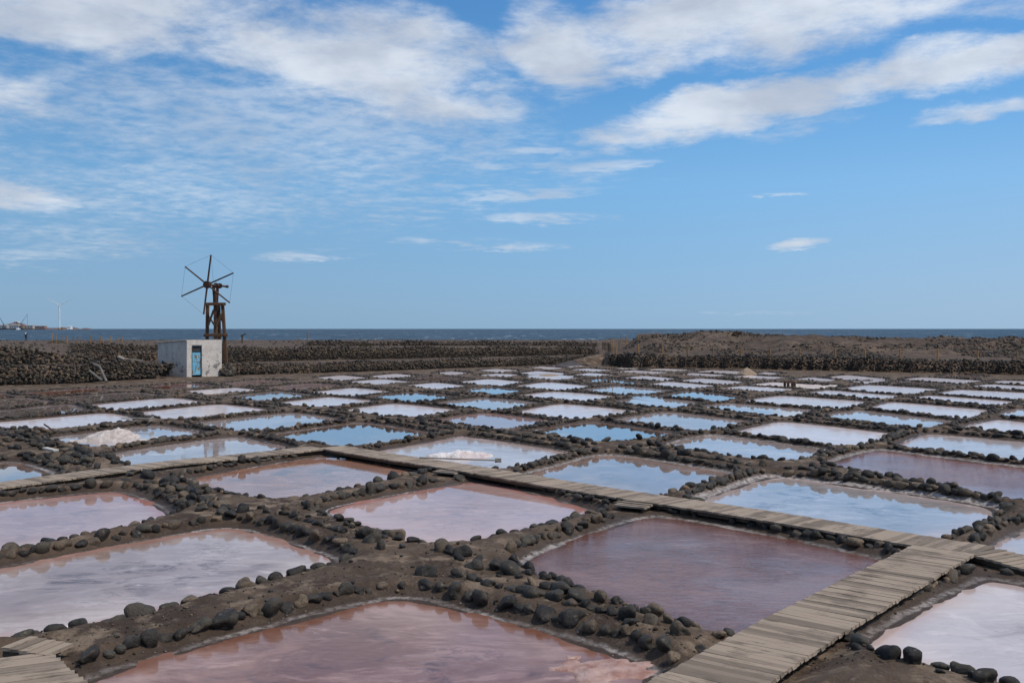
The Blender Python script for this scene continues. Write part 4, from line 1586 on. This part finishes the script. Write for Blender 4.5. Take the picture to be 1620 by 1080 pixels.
# ------------------------------------------------------------------ windmill
def build_windmill():
    D = 68.0
    def P(px, py, dd=0.0):
        y = D + dd
        return Vector(((px - 810) / F * y, y, H_EYE - (py - 520) / F * y))
    base = P(341, 560)
    root = thing('windmill', 'brown wooden windmill skeleton with six bare arms behind the hut', 'windmill', (base.x, base.y, 0.9))
    o3 = root.location.copy()

    def L(v):
        return v - o3
    posts = [((328.5, 479), (327, 560), -0.6), ((340.5, 478), (341.5, 562), -1.0), ((352, 480), (358.5, 573), -0.9),
             ((346, 479), (348, 560), 0.9)]
    for (tp, bt, dd) in posts:
        a, b_ = P(*tp, dd * .8), P(*bt, dd)
        b_.z = min(b_.z, gz(b_.x, b_.y) - 0.1)
        MB().bar(L(b_), L(a), 0.20, 0.20).build('post', MILLW, root, bevel=0.02)
    # platform ring and lower girt
    for y, x0, x1 in ((480.8, 323.5, 357), (530, 322.5, 360)):
        for dd in (-0.95, 0.85):
            MB().bar(L(P(x0 + (2 if dd > 0 else 0), y, dd)), L(P(x1 - (2 if dd > 0 else 0), y, dd)), 0.17, 0.2).build('girt', MILLW, root, bevel=0.015)
        for x in (x0 + 4, x1 - 4):
            MB().bar(L(P(x, y + .4, -1.2)), L(P(x, y + .4, 1.1)), 0.15, 0.17).build('girt', MILLW, root, bevel=0.015)
    for a, b_, d1, d2 in (((338, 490), (329, 516), -.9, -.8), ((354, 490), (342, 516), -1.0, -1.1), ((344, 490), (354, 512), .8, .7), ((330, 500), (339, 514), .7, .8)):
        MB().bar(L(P(*b_, d2)), L(P(*a, d1)), 0.11, 0.11).build('brace', MILLW, root)
    # head with bearing blocks and shaft
    hd = MB()
    hd.bar(L(P(340, 478)), L(P(337.5, 450)), 0.17, 0.2)
    hd.bar(L(P(343, 478)), L(P(344.5, 449)), 0.16, 0.2)
    hd.bar(L(P(341, 482)), L(P(341, 466)), 0.36, 0.34, 10)
    hd.build('head', RUST, root, bevel=0.02)
    ax = Vector((-math.sin(R(9)), -math.cos(R(9)), 0.0))       # axle points towards the camera's left
    hub = P(328, 450.2, -1.75)
    MB().bar(L(hub - ax * 2.75), L(hub + ax * 0.1), 0.13, 0.13, 8).build('axle', RUST, root)
    MB().bar(L(hub - ax * 3.0), L(hub - ax * 2.65), 0.28, 0.22, 8, 0.5).build('counterweight', RUST, root, smooth=False)
    for q in (-1.3, -1.85):
        MB().bar(L(hub + ax * (q - .06)), L(hub + ax * (q + .06)), 0.36, 0.36, 12).build('gear', RUST, root)
    MB().bar(L(hub - ax * 0.12), L(hub + ax * 0.16), 0.50, 0.50, 14).build('hub', RUST, root, bevel=0.02)
    side = Vector((0, 0, 1)).cross(ax).normalized() * -1
    side = side if side.x > 0 else -side
    tips = []
    R_ = 1.99
    for k in range(6):
        an = R(7.5 + 60 * k)
        dv = Vector((0, 0, 1)) * math.cos(an) + side * math.sin(an)
        tip = hub + dv * R_
        tips.append(tip)
        MB().bar(L(hub + dv * 0.1), L(tip), 0.105, 0.085, None, 0.85).build('arm', MILLW, root)
    for k in range(6):
        a, b_ = tips[k], tips[(k + 1) % 6]
        if k == 2:
            continue
        MB().bar(L(a), L(b_), 0.014, 0.014, 5).build('tip_wire', WIRE, root)
    nose = hub + ax * 1.0
    for k in (0, 3):
        MB().bar(L(tips[k] - Vector((0, 0, .02))), L(hub - ax * 0.9 + Vector((0, 0, -1.2 if k else 0.2))), 0.012, 0.012, 5).build('stay_wire', WIRE, root)
    return root


build_windmill()

# ------------------------------------------------------------------ salt heaps
def salt_heap(name, label, px, py, w, d, h, mat, seed, lobes, z0=0.0, grain=0.05):
    x0, y0 = gpt(px, py, z0)
    rs = np.random.default_rng(seed)
    n = 56
    g = np.linspace(-1, 1, n)
    U, Vv = np.meshgrid(g, g)
    Z = np.zeros_like(U)
    for (cx, cy, rr, hh) in lobes:
        q = np.hypot(U - cx, (Vv - cy) * 1.0) / rr
        Z = np.maximum(Z, hh * np.clip(1 - q, 0, 1) ** 0.8)
    X, Y = U * w / 2, Vv * d / 2
    n0 = fbm(X + seed, Y, 2.2, 4, seed) + 0.6 * fbm(X, Y + seed, 9.0, 2, seed + 5)
    if 'crust' in name:
        Z = np.clip(Z - 0.30 - 0.9 * fbm(X + 3, Y + seed, 3.2, 4, seed + 9), 0, 1)
    Zf = Z * h * (1 + 0.28 * n0) + np.where(Z > 0.02, n0 * grain, 0) - 0.03 * (Z <= 0.02)
    idx = np.arange(n * n).reshape(n, n)
    Fc = np.stack([idx[:-1, :-1], idx[:-1, 1:], idx[1:, 1:], idx[1:, :-1]], -1).reshape(-1, 4)
    me = mesh_np(np.stack([X, Y, Zf], -1).reshape(-1, 3), Fc, name, True)
    o = obj(name, me, mat, None, (x0, y0, z0), (0, 0, 0))
    return tag(o, label, 'salt heap', 'heaps of raked salt')


salt_heap('salt_heap', 'large pinkish white salt heap in the blue pan at left', 178, 691, 1.85, 1.7, 0.27, SALT, 3,
          [(-.15, 0, .62, 1.0), (.15, .05, .62, .93), (.45, .1, .42, .6), (-.45, -.05, .4, .65)], 0.005)
salt_heap('salt_heap', 'flat ridge of raked salt in front of the large pinkish heap', 188, 697, 3.0, 0.95, 0.12, SALT, 5,
          [(-.7, 0, .3, .8), (-.4, -.1, .35, 1), (-.05, -.2, .3, .6), (.35, .1, .25, .5), (.65, .25, .3, .9), (.85, .2, .2, .6)], 0.004)
salt_heap('salt_heap', 'low white salt heap in the grey white pan behind the boardwalk', 730, 721, 1.8, 1.2, 0.17, SALTW, 8,
          [(0, 0, .55, 1.0), (.4, .05, .5, .72), (-.5, 0, .42, .5), (-.75, -.1, .22, .35)], 0.004)
salt_heap('salt_heap', 'tan cone of salt near the dark wall, right of centre', 1181, 592.5, 1.6, 1.6, 0.46, SALTTAN, 12,
          [(.05, 0, .92, 1.0), (-.4, 0, .5, .3)], 0.02, 0.01)
salt_heap('salt_spill', 'flat tan salt spill on a far bank, left of the mound', 868, 593.5, 1.5, 2.0, 0.08, SALTTAN, 15,
          [(0, 0, .9, 1.0), (.4, .2, .5, .8)], 0.02, 0.03)
salt_heap('salt_crust', 'rough whitish salt crust spread around the wooden bench', 1262, 611, 5.6, 4.5, 0.10, SALT, 19,
          [(-.6, 0, .4, .8), (0, .2, .5, 1), (.4, -.1, .5, .9), (.75, .1, .25, .7)], 0.004, 0.06)

salt_heap('salt_crust', 'pinkish white salt crust in the right corner of the bottom pan', 968, 1063, 1.25, 1.15, 0.05, SALTP, 23,
          [(.1, 0, .7, 1.0), (-.35, -.3, .5, .8), (.4, .35, .45, .8), (-.1, -.6, .4, .7)], 0.0, 0.012)
salt_heap('salt_crust', 'small white salt crust at the near shore of the big lavender pan', 118, 996, 0.8, 0.45, 0.06, SALTW, 29,
          [(-.2, 0, .6, 1.0), (.4, .1, .5, .8)], 0.0, 0.012)

# ------------------------------------------------------------------ tools, bench, poles
def rake(label, p0, p1, z, headlen, mat, rot=0.0):
    a, b_ = deck_pt(*p0, z[0]), deck_pt(*p1, z[1])
    root = thing('salt_rake', label, 'rake', a)
    MB().bar((0, 0, 0), b_ - a, 0.035, 0.035, 8).build('handle', mat, root)
    d = (b_ - a).normalized()
    n = Vector((-d.y, d.x, 0)).normalized()
    n = (Matrix.Rotation(rot, 3, 'Z') @ n)
    MB().bar(b_ - a - n * headlen / 2, b_ - a + n * headlen / 2, 0.035, 0.10).build('rake_head', mat, root)


rake('long handled wooden salt rake lying in front of the white heap', (664, 723.5), (788, 728), (0.30, 0.10), 0.15, GREYW, 1.1)
rake('wooden rake lying on the bank above the large salt heap', (192, 661.5), (240, 662), (0.24, 0.24), 0.55, GREYW, 0.25)
a = deck_pt(70, 671, 0.45)
b_ = deck_pt(86, 682, 0.16)
tag(MB().bar((0, 0, 0), b_ - a, 0.05, 0.05, 7).build('stick', BEAM, None, loc=a), 'short dark stick poking from the bank left of the large salt heap', 'stick')
a, b_ = deck_pt(71, 708.5, 0.26), deck_pt(89, 712.5, 0.24)
tag(MB().bar((0, 0, 0), b_ - a, 0.14, 0.05).build('board', mat_plain('bleached_wood', (0.55, 0.52, 0.46)), None, loc=a, bevel=0.008), 'bleached white board lying on stones at left', 'board')


def bench():
    x, y = gpt(1251, 613, 0.02)
    root = thing('wooden_bench', 'small wooden trestle bench standing in the salt crusted far pan', 'bench', (x, y, 0.0))
    s = y / F
    MB().box((-2 * s, 0, 0.32), (15 * s, 0.3, 0.09)).build('seat', MILLW, root)
    MB().box((7.4 * s, 0.1, 0.33), (5 * s, 0.22, 0.07)).build('shelf_board', POSTW, root)
    for q in (-9.3, -4, 2.6, 6):
        for yy in (-.12, .14):
            MB().bar((q * s, yy, -0.05), (q * s, yy, 0.28), 0.06).build('leg', MILLW, root)


bench()

# iron pipes against the left wall
PIPE = mat_plain('grey_pipe', (0.17, 0.16, 0.145), 0.7, (0.10, 0.09, 0.08), 3)
dd = float(W1a.depth(150)) - 0.5


def PD(px, py, D):
    return Vector(((px - 810) / F * D, D, H_EYE - (py - 520) / F * D))


root = thing('drain_pipe', 'pale grey pipe bent over the left wall, left leg of the pair', 'pipe', PD(138, 584, dd))
MB().bar((0, 0, 0), PD(161.5, 602, dd - 0.6) - PD(138, 584, dd), 0.17, 0.17, 10).build('pipe_length', PIPE, root, smooth=False)
root = thing('drain_pipe', 'pale grey pipe dropping over the left wall, right leg of the pair', 'pipe', PD(143, 574, dd + .3))
MB().bar((0, 0, 0), PD(158, 580, dd) - PD(143, 574, dd + .3), 0.16, 0.16, 10).build('pipe_length', PIPE, root)
MB().bar(PD(157.5, 579.5, dd) - PD(143, 574, dd + .3), PD(168.5, 603.5, dd - .6) - PD(143, 574, dd + .3), 0.15, 0.15, 10).build('pipe_length', PIPE, root)
dl = float(W1a.depth(195)) + 2.5
tag(MB().bar((0, 0, 0), PD(197, 568.5, dl) - PD(187, 564, dl), 0.26, 0.22, 8).bar(PD(197, 568, dl) - PD(187, 564, dl), PD(226, 570, dl) - PD(187, 564, dl), .09, .07, 7)
    .build('driftwood_log', GREYW, None, loc=PD(187, 564, dl)), 'pale driftwood log with a thin limb lying on the terrace left of the hut', 'log')

# dark rubble beside the hut
def rubble():
    items = []
    for _ in range(46):
        px, py = random.gauss(258, 6), random.uniform(571, 590)
        x, y = (px - 810) / F * 63.4, 63.4 + random.uniform(-.5, .6)
        items.append((x, y, H_EYE - (py - 520) / F * y - 0.05, *(random.uniform(.18, .42) for _ in range(3)), 0, 0, random.uniform(0, 6)))
    c = PD(258, 594, 63.5)
    root = thing('rubble_heap', 'heap of black rubble and stones against the hut side wall', 'rubble', c)
    stone_mass('rubble_stones', items, root, origin=tuple(c))


rubble()


def rubble2():
    items = []
    for _ in range(80):
        px = random.uniform(350, 372)
        py = random.uniform(577, 593)
        y = 65.5 + (593 - py) * 0.06
        items.append(((px - 810) / F * y, y, H_EYE - (py - 520) / F * y, *(random.uniform(.18, .40) for _ in range(3)), 0, 0, random.uniform(0, 6)))
    c = PD(360, 592, 65.5)
    root = thing('rubble_heap', 'sloping pile of grey cobbles on the right side of the hut', 'rubble', c)
    stone_mass('rubble_stones', items, root, origin=tuple(c))


rubble2()

# ------------------------------------------------------------------ posts
def fence(label, posts, w=0.10, mat=None, name='post_fence', wires=True):
    P3 = []
    for (px, y0, y1) in posts:
        x, y, z = hit(px, y1)
        P3.append((x, y, z, (y1 - y0) / F * y))
    root = thing(name, label, 'fence', P3[0][:3])
    o = Vector(P3[0][:3])
    for (x, y, z, h) in P3:
        MB().bar((x - o.x, y - o.y, z - o.z - .15), (x - o.x + random.gauss(0, .03), y - o.y, z - o.z + h), w * min(1.25, max(1.0, y / 110)), None, 7).build('post', mat or POSTW, root)
    return root


K = 7.714
FP = [(350, 440, 520), (388, 430, 512), (440, 455, 512), (490, 430, 502), (512, 455, 515), (578, 430, 512), (595, 425, 520), (607, 428, 518), (637, 430, 555)]
fence('loose cluster of short stakes beside the standing person on the far left shore', [(a / K, 470 + b_ / K, 470 + c / K) for a, b_, c in FP], 0.10)
FP = [(688, 455, 560), (755, 460, 547), (808, 470, 565), (822, 465, 570), (890, 475, 560), (945, 480, 575), (968, 475, 560), (1100, 470, 570), (1220, 475, 570),
      (1255, 485, 570), (1352, 475, 570), (1447, 485, 552), (1492, 480, 547)]
fence('line of thin wooden posts along the shore left of the windmill', [(a / K, 470 + b_ / K, 470 + c / K) for a, b_, c in FP], 0.085)
fence('three lone posts on the shore right of the windmill', [(472.6, 535, 543), (486.5, 528.7, 544), (515.6, 528.7, 537.5)], 0.09)
fence('cluster of tall posts at the gap beside the mound', [(969.4, 538, 560), (974.4, 544.5, 559.5), (982.8, 530.5, 543), (990.7, 531, 545.5), (1009, 528, 538), (1018.5, 529.6, 533)], 0.10)
fence('row of orange wooden posts along the top of the black wall', [(1010.5, 544.5, 560), (1048, 547, 560.5), (1087.4, 546, 561), (1128.5, 547, 562.5), (1171.7, 549, 563.5),
      (1218, 549, 564), (1265, 551, 565), (1321.7, 551.8, 566), (1368.5, 553, 567), (1424, 552, 568), (1482.7, 551, 569.5), (1546, 553.7, 571), (1609.5, 555, 572.5)], 0.12)


def gate():
    x, y, z = hit(960, 558)
    root = thing('wooden_gate', 'rough gate of upright boards at the end of the terraces', 'gate', (x, y, z))
    s = y / F
    for k, (px, top, bot) in enumerate(((953.5, 541, 553), (956, 541, 554), (958.5, 541.5, 555), (961.5, 542, 556), (963.5, 542.5, 556), (966, 546, 557), (979, 541, 559))):
        h = (bot - top) * s
        MB().box(((px - 960) * s, -0.02 * k, max(0, (558 - bot)) * s + h / 2), ((2.0 if px < 970 else 1.5) * s, 0.05, h)).build('board', GREYW if px > 970 else BEAM, root)
    MB().box((0, 0.06, 0.75), (14 * s, 0.05, 0.10)).build('rail', BEAM, root)


gate()
x, y, z = hit(383, 541)
root = thing('leaning_plank', 'dark broken post with a slanted cap on the shore right of the windmill', 'post', (x, y, z))
MB().bar((0, 0, -.1), (0.03, 0, 11 / F * y), 0.22, 0.2).build('post', BEAM, root)
MB().bar((-.15, 0, 9.5 / F * y), (6 / F * y, 0, 13.5 / F * y), 0.2, 0.16).build('cap_board', BEAM, root)

# ------------------------------------------------------------------ small shrubs
LEAF = mat_plain('dry_leaf', (0.055, 0.05, 0.025), 0.8, (0.09, 0.07, 0.04), 5)


def shrub(label, px, py, wpx, hpx, mat, seed):
    x, y, z = hit(px, py)
    rs = random.Random(seed)
    s = y / F
    root = thing('shrub', label, 'shrub', (x, y, z))
    vs, fs = [], []
    for _ in range(420):
        u = rs.uniform(-1, 1)
        hh = (1 - u * u) ** 0.5 * rs.random() ** 0.6
        c = Vector((u * wpx / 2 * s, rs.uniform(-.5, .5) * wpx / 2 * s * (1 - u * u) ** .5, hh * hpx * s + .03))
        d = Vector((rs.gauss(0, 1), rs.gauss(0, 1), rs.gauss(.5, .7))).normalized()
        n = d.cross(Vector((rs.gauss(0, 1), rs.gauss(0, 1), rs.gauss(0, 1)))).normalized()
        k = len(vs)
        vs += [c - n * .018, c + n * .018, c + d * .13]
        fs.append((k, k + 1, k + 2))
    obj('foliage', mesh_from(vs, fs), mat, root)
    st = MB()
    for _ in range(14):
        st.bar((0, 0, -.05), (rs.uniform(-.4, .4) * wpx * s, rs.uniform(-.3, .3), rs.uniform(.4, .9) * hpx * s), 0.025, None, 5, .5)
    st.build('stems', BEAM, root)


shrub('low olive shrub on the upper terrace right of the windmill', 577, 549, 18, 6, LEAF, 1)
shrub('low brown shrub on top of the gravel mound', 1166, 531.5, 15, 6, mat_plain('brown_leaf', (0.09, 0.055, 0.035), .8), 2)
shrub('low green patch of shore plants below the stakes on the left', 90, 543, 26, 4, mat_plain('green_leaf', (0.07, 0.07, 0.025), .8), 3)

# ------------------------------------------------------------------ person on the far shore
def person():
    x, y, z = hit(41, 539)
    y = min(y, 190)
    x = (41 - 810) / F * y
    z = gz(x, y)
    hgt = 15.2 / F * y
    k = hgt / 1.75
    root = thing('person', 'person in dark trousers and black and white top standing on far left shore', 'person', (x, y, z))
    J = {'pel': (0, 0, .95), 'waist': (0, 0, 1.08), 'chest': (0, 0, 1.32), 'neck': (0, 0, 1.48), 'head': (0, -.02, 1.60), 'crown': (0, -.01, 1.73),
         'lh': (.10, 0, .90), 'lk': (.12, -.02, .50), 'la': (.12, .02, .09), 'lt': (.13, -.14, .04),
         'rh': (-.10, 0, .90), 'rk': (-.12, -.02, .50), 'ra': (-.12, .02, .09), 'rt': (-.13, -.14, .04),
         'ls': (.20, 0, 1.40), 'le': (.30, -.02, 1.12), 'lw': (.20, -.18, 1.05), 'lf': (.14, -.22, 1.07),
         'rs': (-.20, 0, 1.40), 're': (-.30, -.02, 1.12), 'rw': (-.20, -.18, 1.05), 'rf': (-.14, -.22, 1.07)}
    rad = {'pel': .16, 'waist': .15, 'chest': .18, 'neck': .07, 'head': .10, 'crown': .07, 'lh': .11, 'lk': .075, 'la': .055, 'lt': .05, 'ls': .08, 'le': .055,
           'lw': .04, 'lf': .035}
    E = ['pel waist', 'waist chest', 'chest neck', 'neck head', 'head crown', 'pel lh', 'lh lk', 'lk la', 'la lt', 'pel rh', 'rh rk', 'rk ra', 'ra rt',
         'chest ls', 'ls le', 'le lw', 'lw lf', 'chest rs', 'rs re', 're rw', 'rw rf']
    names = list(J)
    me = bpy.data.meshes.new('body')
    me.from_pydata([tuple(q * k for q in J[n]) for n in names], [[names.index(q) for q in e.split()] for e in E], [])
    o = obj('body', me, None, root)
    sk = o.modifiers.new('skin', 'SKIN')
    for n, v in zip(names, me.skin_vertices[0].data):
        r = rad.get(n) or rad.get('l' + n[1:])
        v.radius = (r * k, r * k)
    me.skin_vertices[0].data[0].use_root = True
    o.modifiers.new('sub', 'SUBSURF').render_levels = 2
    m, b, p = material('person_clothes')
    tc = b.n('ShaderNodeTexCoord').outputs['Object']
    xx, yy, zz = b.sep(tc)
    c = b.mix(b.m('GREATER_THAN', zz, .98 * k), (0.02, 0.02, 0.02), (0.03, 0.045, 0.07))
    band = b.m('MULTIPLY', b.m('GREATER_THAN', zz, 1.22 * k), b.m('LESS_THAN', b.m('ABSOLUTE', b.m('SUBTRACT', xx, -.02)), .13 * k))
    c = b.mix(band, c, (0.75, 0.75, 0.76))
    c = b.mix(b.m('GREATER_THAN', zz, 1.50 * k), c, (0.35, 0.21, 0.15))
    c = b.mix(b.m('MULTIPLY', b.m('GREATER_THAN', zz, 1.62 * k), 1.0), c, (0.03, 0.03, 0.03))
    b.lk(c, p.inputs['Base Color'])
    me.materials.append(m)


person()

# ------------------------------------------------------------------ far harbour across the water
DH = 5000.0
SH = DH / F
WHITEP = mat_plain('pale_render', (0.46, 0.44, 0.42), .8, (0.38, 0.36, 0.35), .05)
WHITE2 = mat_plain('white_paint', (0.80, 0.79, 0.77), .7, (0.74, 0.73, 0.71))
REDW = mat_plain('reddish_render', (0.34, 0.20, 0.16), .8)
ORAN = mat_plain('ochre_render', (0.36, 0.22, 0.12), .8)
STEEL = mat_plain('crane_steel', (0.12, 0.15, 0.19), .6)
HILLM = mat_plain('hill_rock', (0.14, 0.10, 0.095), .95, (0.10, 0.08, 0.08), .02)


def FX(px, D=DH):
    return (px - 810) / F * D


def FZ(py, D=DH):
    return H_EYE - (py - 520) / F * D


def far_land(name, label, prof, D, depth, mat):
    n = len(prof)
    vs, fs = [], []
    for (px, py) in prof:
        zt = FZ(py, D)
        for (yy, zz) in ((D - depth / 2, -8), (D - depth * .3, -0.6 + 0.3 * max(0, zt)), (D, zt), (D + depth * .5, -8)):
            vs.append((FX(px, D), yy, zz))
    for i in range(n - 1):
        for j in range(3):
            a = 4 * i + j
            fs.append((a, a + 1, a + 5, a + 4))
    fs += [(0, 3, 2, 1), (4 * n - 4, 4 * n - 3, 4 * n - 2, 4 * n - 1)]
    return tag(obj(name, mesh_from(vs, fs, name), mat), label, kind='structure')


far_land('headland', 'low rocky headland with the harbour on the left horizon', [(-90, 517.5), (-20, 517), (10, 516), (40, 517.5), (80, 518.5), (110, 518), (116, 517.2), (122, 518.6), (127, 520.6)], DH + 60, 160, HILLM)
far_land('hill', 'reddish hill behind the far harbour', [(-60, 513), (0, 513.2), (12, 512.5), (20, 510.4), (28, 509.6), (34, 511), (38, 514), (60, 516), (75, 518)], DH + 500, 500, HILLM)
far_land('islet', 'small dark islet at the end of the headland', [(126, 521), (131, 519.2), (136, 518.6), (142, 519.3), (150, 521)], DH + 100, 60, HILLM)


def far_building(name, label, px0, px1, py0, py1, mat, D=DH, nwin=0, roof=None):
    root = thing(name, label, 'building', (FX((px0 + px1) / 2, D), D, FZ(py1, D)), 0, 'buildings of the far harbour')
    w, h = (px1 - px0) / F * D, (py1 - py0) / F * D
    MB().box((0, 0, h / 2), (w, 26, h)).build('wall', mat, root)
    rf = MB()
    rf.add([(-w / 2 - 1, -14, h), (w / 2 + 1, -14, h), (w / 2 + 1, 14, h), (-w / 2 - 1, 14, h), (-w / 2, 0, h + h * .12), (w / 2, 0, h + h * .12)],
           [(0, 1, 5, 4), (2, 3, 4, 5), (0, 4, 3), (1, 2, 5), (3, 2, 1, 0)])
    rf.build('roof', roof or mat, root)
    for k in range(nwin):
        MB().box((-w / 2 + w * (k + .5) / nwin, -13.2, h * .45), (w / nwin * .45, .6, h * .4)).build('doorway', STEEL, root)


far_building('warehouse', 'long pale warehouse at the far left end of the harbour', -8, 12.3, 514.2, 519.6, WHITEP, DH, 5)
far_building('warehouse', 'pale warehouse below the hill, between the two cranes', 16.8, 31, 513.6, 519.6, WHITEP, DH, 4)
far_building('warehouse', 'small ochre shed beside the right harbour crane', 32, 38.5, 515.2, 519.8, ORAN, DH, 1)
far_building('warehouse', 'pale warehouse right of the right harbour crane', 40.5, 53.5, 514.4, 519.6, WHITEP, DH + 20, 3)
far_building('warehouse', 'low reddish harbour building left of the wind turbine', 57, 72.5, 515.4, 519.4, REDW, DH, 4, WHITEP)
far_building('hilltop_building', 'white building on top of the far harbour hill', 23.8, 30, 508.2, 510.4, WHITE2, DH + 480, 2)
far_building('warehouse', 'bright white cube building right of the wind turbine', 107.6, 113.2, 516.4, 520.6, WHITE2, DH - 30, 0)
far_building('warehouse', 'little yellow shed between turbine foot and white cube', 97, 101, 518, 520.4, ORAN, DH - 20, 0)


def crane(label, base, knee, tip, cable=None):
    o = Vector((FX(base[0]), DH - 40, FZ(base[1])))
    root = thing('harbour_crane', label, 'crane', o, 0, 'cranes of the far harbour')

    def Q(p):
        return Vector((FX(p[0]), DH - 40, FZ(p[1]))) - o
    MB().box((0, 0, 4), (16, 12, 9)).build('cab', STEEL, root)
    MB().bar((0, 0, 0), Q(knee), 4.0, 4.0).build('mast', STEEL, root)
    a, b_ = Q(knee), Q(tip)
    for s in (-1.1, 1.1):
        MB().bar(a + Vector((s, 0, s)), b_ + Vector((s * .3, 0, s * .3)), 0.9, 0.9).build('jib_chord', STEEL, root)
    lat = MB()
    for k in range(10):
        p, q = a.lerp(b_, k / 10), a.lerp(b_, (k + 1) / 10)
        lat.bar(p + Vector((-1, 0, -1)), q + Vector((1, 0, 1)), .5)
    lat.build('jib_lattice', STEEL, root)
    if cable:
        MB().bar(b_, Q(cable), .8, .8).build('hoist_cable', STEEL, root)


crane('left harbour crane with its jib leaning left', (13.6, 520), (12, 512.5), (6.6, 503.2))
crane('right harbour crane with a long jib and hanging cable', (39.6, 519.8), (39.6, 511.5), (49.3, 497.4), (49.6, 514))


def ship():
    o = Vector((FX(51), DH - 140, -0.6))
    root = thing('ship', 'small white ship moored below the right harbour crane', 'ship', o)
    vs = [(-10, -4, 0), (8, -4, 0), (8, 4, 0), (-10, 4, 0), (-10, -4, 4), (12, -1, 5), (12, 1, 5), (-10, 4, 4)]
    MB().add(vs, [(0, 3, 2, 1), (4, 5, 6, 7), (0, 1, 5, 4), (1, 2, 6, 5), (2, 3, 7, 6), (3, 0, 4, 7)]).build('hull', WHITE2, root)
    MB().box((-3, 0, 7), (9, 6, 6)).build('deckhouse', WHITE2, root)
    MB().bar((-3, 0, 10), (-3, 0, 15), 0.8).build('mast', STEEL, root)


ship()


def turbine():
    D = 4900.0
    o = Vector((FX(94.2, D), D, -0.6))
    root = thing('wind_turbine', 'tall white offshore wind turbine on the left horizon', 'wind turbine', o)
    hz = FZ(482.5, D) + 0.6
    MB().bar((0, 0, 0), (0, 0, hz - 2), 6.4, 6.4, 14, 0.62).build('tower', WHITE2, root, smooth=False)
    MB().box((0, 3, hz), (4.2, 12, 4.4)).build('nacelle', WHITE2, root, bevel=.5)
    MB().bar((0, -3, hz), (0, -6.5, hz), 4, 4, 12, .5).build('hub', WHITE2, root)
    MB().bar((0, 0, 0), (0, 0, 8), 13, 13, 12).build('foundation', ORAN, root)
    for ang in (-62.5, 64, 181):
        L = 68.0
        d = Vector((math.sin(R(ang)), 0, math.cos(R(ang))))
        n = Vector((d.z, 0, -d.x))
        vs, fs = [], []
        for t, w in ((0, 2.2), (.08, 2.6), (.22, 4.2), (.6, 2.6), (1.0, .7)):
            for sx, sy in ((-.35, 0), (0, -.22), (.65, 0), (0, .22)):
                vs.append(d * (t * L) + n * (sx * w) + Vector((0, -5 + sy * w, hz)))
        for i in range(4):
            for j in range(4):
                fs.append((4 * i + j, 4 * i + (j + 1) % 4, 4 * i + 4 + (j + 1) % 4, 4 * i + 4 + j))
        fs += [(3, 2, 1, 0), (16, 17, 18, 19)]
        MB().add(vs, fs).build('blade', WHITE2, root)


turbine()
